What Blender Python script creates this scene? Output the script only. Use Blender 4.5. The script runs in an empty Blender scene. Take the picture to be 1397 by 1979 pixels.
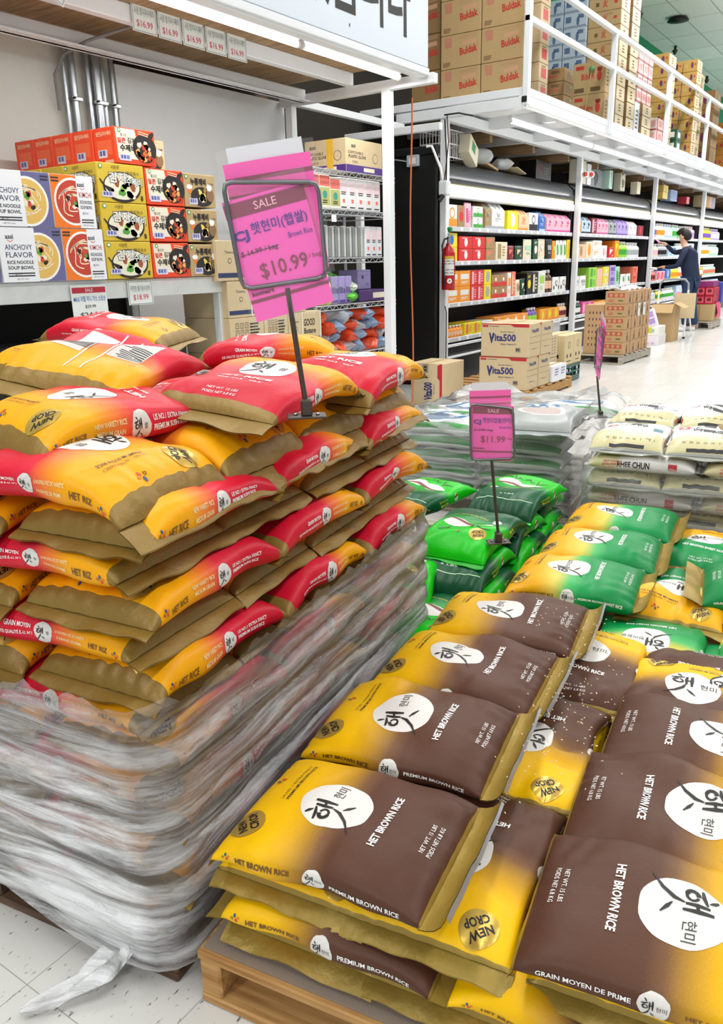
import bpy, bmesh, math, random
import numpy as np
from mathutils import Vector, Matrix

# ------------------------------------------------------------------ scene, camera, world, lights, exposure
S = bpy.context.scene
COL = S.collection
PI = math.pi
RNG = random.Random(7)

cam_d = bpy.data.cameras.new('camera')
cam = bpy.data.objects.new('camera', cam_d)
COL.objects.link(cam)
cam_d.sensor_fit = 'VERTICAL'
cam_d.sensor_height = 24.0
cam_d.lens = 24.0 * 1539.466 / 1979.0
cam_d.clip_start = 0.05
cam_d.clip_end = 200
_X = Vector((0.8290, -0.1470, 0.5396)); _Y = Vector((0.5588, 0.2583, -0.7881)); _Z = Vector((-0.0236, 0.9548, 0.2962))
cam.matrix_world = Matrix(((_X[0], _X[1], _X[2], 0), (_Y[0], _Y[1], _Y[2], 0), (_Z[0], _Z[1], _Z[2], 1.30), (0, 0, 0, 1)))
S.camera = cam

w = bpy.data.worlds.new('store_air'); S.world = w; w.use_nodes = True
w.node_tree.nodes['Background'].inputs[0].default_value = (0.93, 0.97, 1.0, 1)
w.node_tree.nodes['Background'].inputs[1].default_value = 0.40
S.view_settings.view_transform = 'Standard'
S.view_settings.look = 'None'
S.view_settings.exposure = 0.0
S.view_settings.gamma = 1.0
S.view_settings.use_curve_mapping = False

def area(name, loc, sx, sy, power, col=(1, 0.99, 0.985), rot=(0, 0, 0)):
    d = bpy.data.lights.new(name, 'AREA'); d.shape = 'RECTANGLE'; d.size = sx; d.size_y = sy
    d.energy = power; d.color = col
    o = bpy.data.objects.new(name, d); COL.objects.link(o); o.location = loc; o.rotation_euler = rot
    return o
# the rows of ceiling fluorescents, plus an added pair behind the camera
for x in (-2.65, 1.6):
    for y in (1.0, 6.5, 12.5):
        area('ceiling_or_fill_light', (x, y, 5.3), 0.35, 4.6, 112)
for x in (-2.0, 2.2):
    area('ceiling_or_fill_light', (x, -5.5, 5.3), 0.6, 4.6, 210)  # unseen lamps added behind the camera to brighten the front-facing surfaces
for y in (19, 26):
    area('ceiling_or_fill_light', (-0.5, y, 5.3), 1.2, 6, 300)
# ------------------------------------------------------------------ materials
def lin(h):
    h = h.lstrip('#'); c = [int(h[i:i + 2], 16) / 255 for i in (0, 2, 4)]
    return tuple((v / 12.92 if v <= 0.04045 else ((v + 0.055) / 1.055) ** 2.4) for v in c) + (1,)

MATS = {}
def M(col, rough=0.5, metal=0.0, emit=0.0, bump=0.0, bscale=30.0, vary=0.0, name=None, trans=0.0, coat=0.0):
    key = (col, rough, metal, emit, bump, bscale, vary, trans, coat)
    if key in MATS: return MATS[key]
    m = bpy.data.materials.new(name or 'paint_' + col.lstrip('#')); m.use_nodes = True
    nt = m.node_tree; b = nt.nodes['Principled BSDF']; c = lin(col)
    b.inputs['Base Color'].default_value = c; b.inputs['Roughness'].default_value = rough; b.inputs['Metallic'].default_value = metal
    if coat: b.inputs['Coat Weight'].default_value = coat
    if emit: b.inputs['Emission Color'].default_value = c; b.inputs['Emission Strength'].default_value = emit
    if bump or vary:
        tc = nt.nodes.new('ShaderNodeTexCoord'); n = nt.nodes.new('ShaderNodeTexNoise')
        n.inputs['Scale'].default_value = bscale; n.inputs['Detail'].default_value = 5
        nt.links.new(tc.outputs['Object'], n.inputs['Vector'])
        if bump:
            bp = nt.nodes.new('ShaderNodeBump'); bp.inputs['Strength'].default_value = bump; bp.inputs['Distance'].default_value = 0.01
            nt.links.new(n.outputs[0], bp.inputs['Height']); nt.links.new(bp.outputs[0], b.inputs['Normal'])
        if vary:
            mx = nt.nodes.new('ShaderNodeMix'); mx.data_type = 'RGBA'
            mx.inputs[6].default_value = tuple(v * (1 - vary) for v in c[:3]) + (1,); mx.inputs[7].default_value = tuple(min(1, v * (1 + vary)) for v in c[:3]) + (1,)
            nt.links.new(n.outputs[0], mx.inputs[0]); nt.links.new(mx.outputs[2], b.inputs['Base Color'])
    if trans:
        t = nt.nodes.new('ShaderNodeBsdfTransparent'); mx = nt.nodes.new('ShaderNodeMixShader'); mx.inputs[0].default_value = 1 - trans
        out = nt.nodes['Material Output']
        nt.links.new(t.outputs[0], mx.inputs[1]); nt.links.new(b.outputs[0], mx.inputs[2]); nt.links.new(mx.outputs[0], out.inputs[0])
    MATS[key] = m
    return m

def ramp_mat(name, stops, rough=0.42, bump=0.25):
    """printed plastic sack: colour runs along the length of the sack (UV x)"""
    m = bpy.data.materials.new(name); m.use_nodes = True; nt = m.node_tree; b = nt.nodes['Principled BSDF']
    uv = nt.nodes.new('ShaderNodeUVMap'); uv.uv_map = 'UVMap'
    sx = nt.nodes.new('ShaderNodeSeparateXYZ'); nt.links.new(uv.outputs[0], sx.inputs[0])
    tc = nt.nodes.new('ShaderNodeTexCoord')
    nz = nt.nodes.new('ShaderNodeTexNoise'); nz.inputs['Scale'].default_value = 600; nz.inputs['Detail'].default_value = 1
    nt.links.new(tc.outputs['Object'], nz.inputs['Vector'])
    ma = nt.nodes.new('ShaderNodeMath'); ma.operation = 'MULTIPLY_ADD'; ma.inputs[1].default_value = 0.05; nt.links.new(nz.outputs[0], ma.inputs[0])
    nt.links.new(sx.outputs[0], ma.inputs[2])
    r = nt.nodes.new('ShaderNodeValToRGB'); cr = r.color_ramp
    while len(cr.elements) < len(stops): cr.elements.new(0.5)
    for e, (p, c) in zip(cr.elements, stops):
        e.position = p; e.color = lin(c)
    nt.links.new(ma.outputs[0], r.inputs[0]); nt.links.new(r.outputs[0], b.inputs['Base Color'])
    b.inputs['Roughness'].default_value = rough; b.inputs['Specular IOR Level'].default_value = .24
    n2 = nt.nodes.new('ShaderNodeTexNoise'); n2.inputs['Scale'].default_value = 22; n2.inputs['Detail'].default_value = 4; n2.inputs['Roughness'].default_value = 0.6
    nt.links.new(tc.outputs['Object'], n2.inputs['Vector'])
    bp = nt.nodes.new('ShaderNodeBump'); bp.inputs['Strength'].default_value = bump; bp.inputs['Distance'].default_value = 0.008
    nt.links.new(n2.outputs[0], bp.inputs['Height']); nt.links.new(bp.outputs[0], b.inputs['Normal'])
    return m

def film_mat(name, lo, hi, tint='#F2F4F6', scale=(2, 2, 40), rough=0.16):
    """stretch film: streaked, part clear and part milky, glossy"""
    m = bpy.data.materials.new(name); m.use_nodes = True; nt = m.node_tree; b = nt.nodes['Principled BSDF']
    b.inputs['Base Color'].default_value = lin(tint); b.inputs['Roughness'].default_value = rough
    b.inputs['Specular IOR Level'].default_value = 0.8; b.inputs['Subsurface Weight'].default_value = 0.0
    tc = nt.nodes.new('ShaderNodeTexCoord'); mp = nt.nodes.new('ShaderNodeMapping'); mp.inputs['Scale'].default_value = scale
    mp.inputs['Rotation'].default_value = (0.02, 0.03, -0.14)
    nt.links.new(tc.outputs['Object'], mp.inputs[0])
    n = nt.nodes.new('ShaderNodeTexNoise'); n.inputs['Scale'].default_value = 1.0; n.inputs['Detail'].default_value = 9; n.inputs['Roughness'].default_value = 0.7; n.inputs['Distortion'].default_value = 0.5
    nt.links.new(mp.outputs[0], n.inputs['Vector'])
    at = nt.nodes.new('ShaderNodeAttribute'); at.attribute_name = 'milk'
    mr = nt.nodes.new('ShaderNodeMapRange'); mr.inputs[1].default_value = 0.38; mr.inputs[2].default_value = 0.62
    mr.inputs[3].default_value = lo; mr.inputs[4].default_value = hi
    nt.links.new(n.outputs[0], mr.inputs[0])
    mu = nt.nodes.new('ShaderNodeMath'); mu.operation = 'MULTIPLY'; mu.use_clamp = True
    nt.links.new(mr.outputs[0], mu.inputs[0]); nt.links.new(at.outputs['Fac'], mu.inputs[1])
    t = nt.nodes.new('ShaderNodeBsdfTransparent'); mx = nt.nodes.new('ShaderNodeMixShader')
    nt.links.new(mu.outputs[0], mx.inputs[0]); nt.links.new(t.outputs[0], mx.inputs[1]); nt.links.new(b.outputs[0], mx.inputs[2])
    gl = nt.nodes.new('ShaderNodeBsdfGlossy'); gl.inputs['Roughness'].default_value = 0.09
    fr = nt.nodes.new('ShaderNodeFresnel'); fr.inputs['IOR'].default_value = 1.55
    m2 = nt.nodes.new('ShaderNodeMixShader'); nt.links.new(fr.outputs[0], m2.inputs[0]); nt.links.new(mx.outputs[0], m2.inputs[1]); nt.links.new(gl.outputs[0], m2.inputs[2])
    bp = nt.nodes.new('ShaderNodeBump'); bp.inputs['Strength'].default_value = 0.9; bp.inputs['Distance'].default_value = 0.014
    nt.links.new(n.outputs[0], bp.inputs['Height']); nt.links.new(bp.outputs[0], b.inputs['Normal']); nt.links.new(bp.outputs[0], gl.inputs['Normal'])
    nt.links.new(m2.outputs[0], nt.nodes['Material Output'].inputs[0])
    return m

# ------------------------------------------------------------------ objects
def tag(o, label=None, cat=None, group=None, kind=None):
    if label: o['label'] = label
    if cat: o['category'] = cat
    if group: o['group'] = group
    if kind: o['kind'] = kind
    return o
def empty(name, loc=(0, 0, 0), rz=0):
    o = bpy.data.objects.new(name, None); COL.objects.link(o); o.location = loc; o.rotation_euler = (0, 0, rz); o.empty_display_size = 0.05
    return o
def link(name, me, parent=None, loc=(0, 0, 0), rz=0):
    o = bpy.data.objects.new(name, me); COL.objects.link(o); o.location = loc; o.rotation_euler = (0, 0, rz)
    if parent: o.parent = parent
    return o
def dup(o, loc=None, rz=None):
    c = o.copy(); COL.objects.link(c)
    if loc is not None: c.location = loc
    if rz is not None: c.rotation_euler = (0, 0, rz)
    for ch in o.children:
        d = ch.copy(); COL.objects.link(d); d.parent = c
        for g in ch.children:
            e = g.copy(); COL.objects.link(e); e.parent = d
    return c

class MB:
    """collects shapes with materials into one mesh"""
    def __init__(s): s.v = []; s.f = []; s.m = []; s.sm = []; s.mats = []; s.uv = None
    def mi(s, m):
        if m not in s.mats: s.mats.append(m)
        return s.mats.index(m)
    def add(s, vs, fs, m, smooth=False):
        o = len(s.v); k = s.mi(m)
        s.v.extend([tuple(map(float, p)) for p in vs]); s.f.extend([tuple(i + o for i in f) for f in fs]); s.m.extend([k] * len(fs)); s.sm.extend([smooth] * len(fs))
        return s
    def box(s, c, d, m, ch=0.0, rot=None):
        """box centred at c with size d, chamfered by ch, rot = 3x3"""
        x, y, z = d[0] / 2, d[1] / 2, d[2] / 2
        if ch <= 0:
            vs = [(a * x, b * y, e * z) for a in (-1, 1) for b in (-1, 1) for e in (-1, 1)]
            fs = [(0, 1, 3, 2), (4, 6, 7, 5), (0, 4, 5, 1), (2, 3, 7, 6), (0, 2, 6, 4), (1, 5, 7, 3)]
        else:
            ch = min(ch, x * .9, y * .9, z * .9)
            vs = []; idx = {}
            for a in (-1, 1):
                for b in (-1, 1):
                    for e in (-1, 1):
                        for ax in range(3):
                            p = [a * x, b * y, e * z]
                            for q in range(3):
                                if q != ax: p[q] -= (a, b, e)[q] * ch
                            idx[(a, b, e, ax)] = len(vs); vs.append(tuple(p))
            fs = []
            def face(ax, sg):
                o = [q for q in range(3) if q != ax]; r = []
                for (p, q) in ((-1, -1), (1, -1), (1, 1), (-1, 1)):
                    k = [0, 0, 0]; k[ax] = sg; k[o[0]] = p; k[o[1]] = q; r.append(idx[(k[0], k[1], k[2], ax)])
                flip = (sg > 0) == (ax == 1)
                return tuple(r[::-1] if flip else r)
            for ax in range(3):
                for sg in (-1, 1): fs.append(face(ax, sg))
            for ax in range(3):          # edge chamfers running along ax
                o = [q for q in range(3) if q != ax]
                for p in (-1, 1):
                    for q in (-1, 1):
                        def K(t, a2):
                            k = [0, 0, 0]; k[ax] = t; k[o[0]] = p; k[o[1]] = q; return idx[(k[0], k[1], k[2], a2)]
                        r = [K(-1, o[0]), K(1, o[0]), K(1, o[1]), K(-1, o[1])]
                        flip = (p * q > 0) == (ax != 1)
                        fs.append(tuple(r if not flip else r[::-1]))
            for a in (-1, 1):
                for b in (-1, 1):
                    for e in (-1, 1):
                        r = [idx[(a, b, e, 0)], idx[(a, b, e, 1)], idx[(a, b, e, 2)]]
                        fs.append(tuple(r if a * b * e > 0 else r[::-1]))
        if rot is not None:
            R = np.array(rot); vs = [tuple(R @ np.array(p)) for p in vs]
        return s.add([(p[0] + c[0], p[1] + c[1], p[2] + c[2]) for p in vs], fs, m)
    def tube(s, pts, r, m, n=8, cap=True, smooth=True):
        pts = [np.array(p, float) for p in pts]; rs = r if isinstance(r, (list, tuple)) else [r] * len(pts)
        vs = []; fs = []
        up = np.array((0, 0, 1.0))
        for i, p in enumerate(pts):
            a = pts[max(0, i - 1)]; b = pts[min(len(pts) - 1, i + 1)]; t = b - a; t = t / (np.linalg.norm(t) + 1e-9)
            x = np.cross(t, up)
            if np.linalg.norm(x) < 0.05: x = np.cross(t, (0, 1.0, 0))
            x /= np.linalg.norm(x); y = np.cross(x, t)
            for k in range(n):
                an = 2 * PI * k / n; vs.append(p + rs[i] * (math.cos(an) * x + math.sin(an) * y))
        for i in range(len(pts) - 1):
            for k in range(n):
                fs.append((i * n + k, i * n + (k + 1) % n, (i + 1) * n + (k + 1) % n, (i + 1) * n + k))
        s.add(vs, fs, m, smooth)
        if cap: s.add(vs[:n], [tuple(range(n))], m); s.add(vs[-n:], [tuple(range(n))[::-1]], m)
        return s
    def lathe(s, prof, m, n=20, c=(0, 0, 0), smooth=True):
        vs = []; fs = []
        for r, z in prof:
            for k in range(n): vs.append((c[0] + r * math.cos(2 * PI * k / n), c[1] + r * math.sin(2 * PI * k / n), c[2] + z))
        for i in range(len(prof) - 1):
            for k in range(n): fs.append((i * n + k, i * n + (k + 1) % n, (i + 1) * n + (k + 1) % n, (i + 1) * n + k))
        return s.add(vs, fs, m, smooth)
    def grid(s, f, nu, nv, m, smooth=True):
        vs = [f(i / nu, j / nv) for i in range(nu + 1) for j in range(nv + 1)]
        fs = [(i * (nv + 1) + j, (i + 1) * (nv + 1) + j, (i + 1) * (nv + 1) + j + 1, i * (nv + 1) + j + 1) for i in range(nu) for j in range(nv)]
        return s.add(vs, fs, m, smooth)
    def art(s, art, fn):
        """printed shapes laid on a face; fn maps (N,2) flat points and a lift to (N,3)"""
        for k, (pts, fs, m) in enumerate(art.items):
            s.add(fn(pts, 0.0006 + 0.00025 * art.z[k]), fs, m)
        return s
    def mesh(s, name):
        me = bpy.data.meshes.new(name); me.from_pydata(s.v, [], s.f)
        for m in s.mats: me.materials.append(m)
        me.polygons.foreach_set('material_index', s.m); me.polygons.foreach_set('use_smooth', s.sm); me.update()
        return me
    def obj(s, name, parent=None, loc=(0, 0, 0), rz=0): return link(name, s.mesh(name), parent, loc, rz)

# ------------------------------------------------------------------ flat lettering and shapes
_TXT = {}
def text_flat(t, bold=0.0, space=1.0):
    k = (t, bold, space)
    if k in _TXT: return _TXT[k]
    c = bpy.data.curves.new('t', 'FONT'); c.body = t; c.resolution_u = 2; c.offset = bold; c.space_character = space
    c.align_x = 'CENTER'
    o = bpy.data.objects.new('t', c); COL.objects.link(o)
    dg = bpy.context.evaluated_depsgraph_get(); me = bpy.data.meshes.new_from_object(o.evaluated_get(dg))
    v = np.array([p.co[:2] for p in me.vertices]); f = [tuple(p.vertices) for p in me.polygons]
    bpy.data.objects.remove(o); bpy.data.curves.remove(c); bpy.data.meshes.remove(me)
    lo, hi = v.min(0), v.max(0); v = v - (lo + hi) / 2
    _TXT[k] = (v, f, hi - lo)
    return _TXT[k]
class Art:
    def __init__(s): s.items = []; s.z = []
    def put(s, pts, fs, m, z=0): s.items.append((np.array(pts, float), fs, m)); s.z.append(z); return s
    @staticmethod
    def place(p, c, ang):
        a = math.radians(ang); R = np.array(((math.cos(a), -math.sin(a)), (math.sin(a), math.cos(a)))); return np.asarray(p) @ R.T + np.array(c)
    def text(s, t, c, m, h=None, w=None, ang=0, bold=0.0, z=2, space=1.0):
        v, f, sz = text_flat(t, bold, space)
        sx = w / sz[0] if w else h / sz[1]; sy = h / sz[1] if h else sx
        return s.put(Art.place(v * (sx, sy), c, ang), f, m, z)
    def rect(s, c, d, m, ang=0, z=0):
        x, y = d[0] / 2, d[1] / 2; return s.put(Art.place(np.array([(-x, -y), (x, -y), (x, y), (-x, y)]), c, ang), [(0, 1, 2, 3)], m, z)
    def poly(s, p, m, z=0): return s.put(p, [tuple(range(len(p)))], m, z)
    def disc(s, c, r, m, z=0, n=28, wob=0.0, ang=0, seed=1):
        rx, ry = r if isinstance(r, tuple) else (r, r); rr = random.Random(seed); ph = [rr.uniform(0, 6.28) for _ in range(4)]
        p = []
        for k in range(n):
            a = 2 * PI * k / n; q = 1 + wob * (math.sin(3 * a + ph[0]) + .7 * math.sin(5 * a + ph[1]) + .5 * math.sin(9 * a + ph[2]))
            p.append((rx * q * math.cos(a), ry * q * math.sin(a)))
        return s.put(Art.place(np.array([(0, 0)] + p), c, ang), [(0, 1 + k, 1 + (k + 1) % n) for k in range(n)], m, z)
    def stroke(s, pts, ws, m, c=(0, 0), sc=1.0, ang=0, z=2):
        pts = np.array(pts, float); n = len(pts); a = []; b = []
        ws = ws if isinstance(ws, (list, tuple)) else [ws] * n
        for i in range(n):
            t = pts[min(i + 1, n - 1)] - pts[max(i - 1, 0)]; t = t / (np.linalg.norm(t) + 1e-9); nn = np.array((-t[1], t[0])) * ws[i] / 2
            a.append(pts[i] + nn); b.append(pts[i] - nn)
        v = np.array(a + b) * sc
        return s.put(Art.place(v, c, ang), [(n + i, n + i + 1, i + 1, i) for i in range(n - 1)], m, z)
    def barcode(s, c, d, m, white, ang=0, z=1, n=12):
        s.rect(c, d, white, ang, z)
        for k in range(n):
            if k % 4 == 3: continue
            off = Art.place(np.array([((k + .5) / n - .5) * d[0] * .85, d[1] * .08]).reshape(1, 2), (0, 0), ang)[0]
            s.rect((c[0] + off[0], c[1] + off[1]), (d[0] / n * (.35 + .3 * (k % 3)), d[1] * .62), m, ang, z + 1)
        return s
    def lines(s, c, d, m, n=4, ang=0, z=1, seed=0):
        """a block of fine print"""
        rr = random.Random(seed)
        for k in range(n):
            wd = d[0] * rr.uniform(.6, 1); off = Art.place(np.array([[-(d[0] - wd) / 2, d[1] * (.5 - (k + .5) / n)]]), (0, 0), ang)[0]
            s.rect((c[0] + off[0], c[1] + off[1]), (wd, d[1] / n * .5), m, ang, z)
        return s

BLACK = M('#14130F', 0.45); WHITE = M('#F4F3F0', 0.5); INK = M('#2B2A2C', 0.5)
def brush_het(a, c, sc, ang, m=None, z=3):
    """the brush-written syllable on the sacks"""
    m = m or BLACK
    def st(p, w): a.stroke(p, w, m, c, sc, ang, z)
    st([(-.34, .66), (-.24, .56), (-.16, .44)], [.06, .12, .03])
    st([(-.56, .26), (-.30, .30), (-.04, .40)], [.07, .12, .06])
    st([(-.27 + .18 * math.cos(t), .02 + .15 * math.sin(t)) for t in np.linspace(1.6, 7.6, 14)], [.13] * 7 + [.08] * 7)
    st([(.06, .46), (.04, .15), (.06, -.14)], [.09, .13, .08]); st([(.04, .14), (.13, .16), (.22, .18)], .09)
    st([(.26, .56), (.26, .2), (.27, -.20)], [.10, .15, .08])
    st([(.04, -.16), (-.06, -.42), (-.34, -.74), (-.80, -1.06)], [.05, .12, .10, .02])
    st([(.10, -.46), (.26, -.58), (.46, -.74)], [.03, .12, .04])
BLUE_L = M('#2A4E8C', .5); RED_L = M('#D8402E', .5); ORA_L = M('#E07B28', .5)
def petal_logo(a, c, sc, ang, z=2):
    """three petals over two letters"""
    for (x, y, r, m) in ((-.05, .30, 100, BLUE_L), (.36, .05, 20, ORA_L), (.12, -.22, -60, RED_L)):
        q = Art.place(np.array([[x, y]]) * sc, c, ang)[0]; a.disc(q, (.22 * sc, .14 * sc), m, z, 14, ang=r + ang)
    q = Art.place(np.array([[-.42, -.02]]) * sc, c, ang)[0]
    a.text('CJ', q, BLACK, h=.34 * sc, ang=ang, bold=.03, z=z)

def face_fn(o, r, u):
    """flat art on a plane through o with right vector r and up vector u"""
    o, r, u = (np.array(q, float) for q in (o, r, u)); n = np.cross(r, u); n /= np.linalg.norm(n)
    return lambda p, h: o + p[:, :1] * r + p[:, 1:2] * u + n * h

def oriented(yaw, pitch=0, roll=0):
    return np.array(Matrix.Rotation(yaw, 3, 'Z') @ Matrix.Rotation(pitch, 3, 'Y') @ Matrix.Rotation(roll, 3, 'X'))
ORD = ['first', 'second', 'third', 'fourth', 'fifth', 'sixth', 'seventh', 'eighth', 'ninth', 'tenth', 'eleventh', 'twelfth', 'thirteenth', 'fourteenth', 'fifteenth', 'sixteenth',
       'seventeenth', 'eighteenth', 'nineteenth', 'twentieth']
# ------------------------------------------------------------------ room shell
def struct(o): o['kind'] = 'structure'; return o
def floor_mat():
    m = bpy.data.materials.new('vinyl_tile'); m.use_nodes = True; nt = m.node_tree; b = nt.nodes['Principled BSDF']
    tc = nt.nodes.new('ShaderNodeTexCoord')
    br = nt.nodes.new('ShaderNodeTexBrick'); br.offset = 0; br.inputs['Scale'].default_value = 1.0
    br.inputs['Brick Width'].default_value = .305; br.inputs['Row Height'].default_value = .305; br.inputs['Mortar Size'].default_value = .0012; br.inputs['Mortar Smooth'].default_value = .2
    br.inputs['Color1'].default_value = lin('#DDDCD8'); br.inputs['Color2'].default_value = lin('#D6D5D1'); br.inputs['Mortar'].default_value = lin('#A5A5A0')
    nt.links.new(tc.outputs['Object'], br.inputs['Vector'])
    mp = nt.nodes.new('ShaderNodeMapping'); mp.inputs['Scale'].default_value = (95, 42, 1); mp.inputs['Rotation'].default_value = (0, 0, .6); nt.links.new(tc.outputs['Object'], mp.inputs[0])
    n = nt.nodes.new('ShaderNodeTexNoise'); n.inputs['Scale'].default_value = 1; n.inputs['Detail'].default_value = 2; nt.links.new(mp.outputs[0], n.inputs['Vector'])
    r = nt.nodes.new('ShaderNodeValToRGB'); r.color_ramp.elements[0].position = .27; r.color_ramp.elements[0].color = lin('#77787A'); r.color_ramp.elements[1].position = .36; r.color_ramp.elements[1].color = (1, 1, 1, 1)
    nt.links.new(n.outputs[0], r.inputs[0])
    mx = nt.nodes.new('ShaderNodeMix'); mx.data_type = 'RGBA'; mx.blend_type = 'MULTIPLY'; mx.inputs[0].default_value = 1
    nt.links.new(br.outputs[0], mx.inputs[6]); nt.links.new(r.outputs[0], mx.inputs[7]); nt.links.new(mx.outputs[2], b.inputs['Base Color'])
    b.inputs['Roughness'].default_value = .22
    return m
fb = MB(); fb.grid(lambda u, v: (-8 + 14 * u, -4 + 50 * v, 0), 2, 4, floor_mat(), False); struct(fb.obj('floor'))
def wood(name, c1, c2):
    m = bpy.data.materials.new(name); m.use_nodes = True; nt = m.node_tree; b = nt.nodes['Principled BSDF']
    tc = nt.nodes.new('ShaderNodeTexCoord'); mp = nt.nodes.new('ShaderNodeMapping'); mp.inputs['Scale'].default_value = (3, 40, 40); nt.links.new(tc.outputs['Object'], mp.inputs[0])
    n = nt.nodes.new('ShaderNodeTexNoise'); n.inputs['Scale'].default_value = 1.5; n.inputs['Detail'].default_value = 6; nt.links.new(mp.outputs[0], n.inputs['Vector'])
    r = nt.nodes.new('ShaderNodeValToRGB'); r.color_ramp.elements[0].position = .3; r.color_ramp.elements[0].color = lin(c1); r.color_ramp.elements[1].position = .7; r.color_ramp.elements[1].color = lin(c2)
    nt.links.new(n.outputs[0], r.inputs[0]); nt.links.new(r.outputs[0], b.inputs['Base Color']); b.inputs['Roughness'].default_value = .75
    bp = nt.nodes.new('ShaderNodeBump'); bp.inputs['Strength'].default_value = .4; bp.inputs['Distance'].default_value = .004; nt.links.new(n.outputs[0], bp.inputs['Height']); nt.links.new(bp.outputs[0], b.inputs['Normal'])
    return m
PINE = wood('pallet_pine', '#9A6A36', '#CFA468'); DARKW = wood('pallet_dark', '#3A2A20', '#6E5440'); GREYW = wood('pallet_grey', '#8A8274', '#C4BCAC')
PLASTER = M('#DDE3DB', .8, bump=.12, bscale=12, vary=.03); BOARD = M('#DEE1E2', .55, bump=.08, bscale=5, vary=.02); PAINTW = M('#E9ECEF', .35, bump=.06, bscale=20)
GREENW = M('#0B9A68', .6); PLY = wood('plywood', '#7E6244', '#B0916A'); DARKG = M('#241F1A', .8); STEEL = M('#B9BDC0', .28, .9, bump=.05, bscale=20)
CEIL = None
def ceil_mat():
    m = bpy.data.materials.new('ceiling_tile'); m.use_nodes = True; nt = m.node_tree; b = nt.nodes['Principled BSDF']
    tc = nt.nodes.new('ShaderNodeTexCoord'); br = nt.nodes.new('ShaderNodeTexBrick'); br.offset = 0; br.inputs['Scale'].default_value = 1
    br.inputs['Brick Width'].default_value = 1.22; br.inputs['Row Height'].default_value = .61; br.inputs['Mortar Size'].default_value = .012
    br.inputs['Color1'].default_value = lin('#F4F6F3'); br.inputs['Color2'].default_value = lin('#E8ECE8'); br.inputs['Mortar'].default_value = lin('#B4BBB7')
    mp = nt.nodes.new('ShaderNodeMapping'); mp.inputs['Rotation'].default_value = (0, 0, PI / 2); nt.links.new(tc.outputs['Object'], mp.inputs[0])
    nt.links.new(mp.outputs[0], br.inputs['Vector']); nt.links.new(br.outputs[0], b.inputs['Base Color']); b.inputs['Roughness'].default_value = .9
    return m
def sbox(name, x0, x1, y0, y1, z0, z1, m, ch=0.0):
    b = MB(); b.box(((x0 + x1) / 2, (y0 + y1) / 2, (z0 + z1) / 2), (x1 - x0, y1 - y0, z1 - z0), m, ch); return struct(b.obj(name))
sbox('wall_left', -5.35, -5.25, -4, 46, 0, 5.45, GREENW)
sbox('wall_far', -5.35, 6, 46, 46.1, 0, 5.45, BOARD)
sbox('ceiling', -5.35, 6, -4, 46, 5.45, 5.5, ceil_mat())
# dark hanging disc and clips on the ceiling
b = MB(); b.lathe([(0, 0), (.16, -.02), (.19, -.06), (.05, -.09), (0, -.09)], M('#151515', .5), 20); tag(b.obj('ceiling_speaker', None, (-4.35, 16.9, 5.45)), 'black round speaker on the ceiling above the green wall', 'speaker')
for q, (x, y) in enumerate(((-4.75, 15.9), (-4.9, 19.0), (-5.0, 22.5))):
    b = MB(); b.tube([(0, 0, 0), (0, 0, -.08)], .03, M('#303634', .5), 8); b.lathe([(.06, -.08), (.02, -.16), (0, -.16)], M('#303634', .5), 10)
    tag(b.obj('sprinkler', None, (x, y, 5.45)), f'small dark sprinkler head on the ceiling, {ORD[q]} along the green wall', 'sprinkler')
# plaster wall and boards behind the left shelf
sbox('wall_left_plaster', -5.0, -4.82, -2, 4.13, 0, 2.78, PLASTER)
sbox('wall_left_board', -4.84, -4.78, 4.13, 5.95, 0, 2.65, BOARD)
sbox('wall_left_gap', -5.1, -5.0, 4.0, 6.0, 2.3, 2.85, DARKW)
sbox('trim_1', -4.98, -4.86, 5.05, 5.2, 2.35, 2.8, DARKG)
# deck and beams over the left shelf
sbox('ceiling_left_deck', -5.0, -3.32, -2, 5.86, 2.76, 2.80, PLY)
for n, (x, z0, z1, wd) in enumerate(((-4.5, 2.60, 2.70, .06), (-4.02, 2.665, 2.76, .07), (-3.36, 2.64, 2.70, .08))):
    sbox('beam_left', x - wd / 2, x + wd / 2, -2, 5.86, z0, z1, PAINTW, .006)
sbox('beam_left_lip', -4.5, -4.42, -2, 5.86, 2.60, 2.612, PAINTW)
fr = empty('canopy_support', (0, 5.86, 0)); tag(fr, 'white square-tube frame closing the end of the left shelf canopy', 'support')
def part_box(name, p, x0, x1, y0, y1, z0, z1, m, ch=.004):
    b = MB(); b.box(((x0 + x1) / 2, (y0 + y1) / 2, (z0 + z1) / 2), (x1 - x0, y1 - y0, z1 - z0), m, ch); return b.obj(name, p)
part_box('cross_bar', fr, -4.76, -3.26, 0, .07, 2.60, 2.67, PAINTW)
part_box('upright', fr, -4.70, -4.63, 0, .07, 0, 2.60, PAINTW); part_box('upright', fr, -3.73, -3.655, .0, .07, 0, 2.60, PAINTW)
part_box('cross_bar', fr, -4.72, -3.7, .9, .96, 2.42, 2.48, PAINTW); part_box('upright', fr, -4.62, -4.55, .9, .96, 0, 2.42, PAINTW)
part_box('side_bar', fr, -4.69, -4.63, .07, 1.86, 2.61, 2.67, PAINTW)
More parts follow.
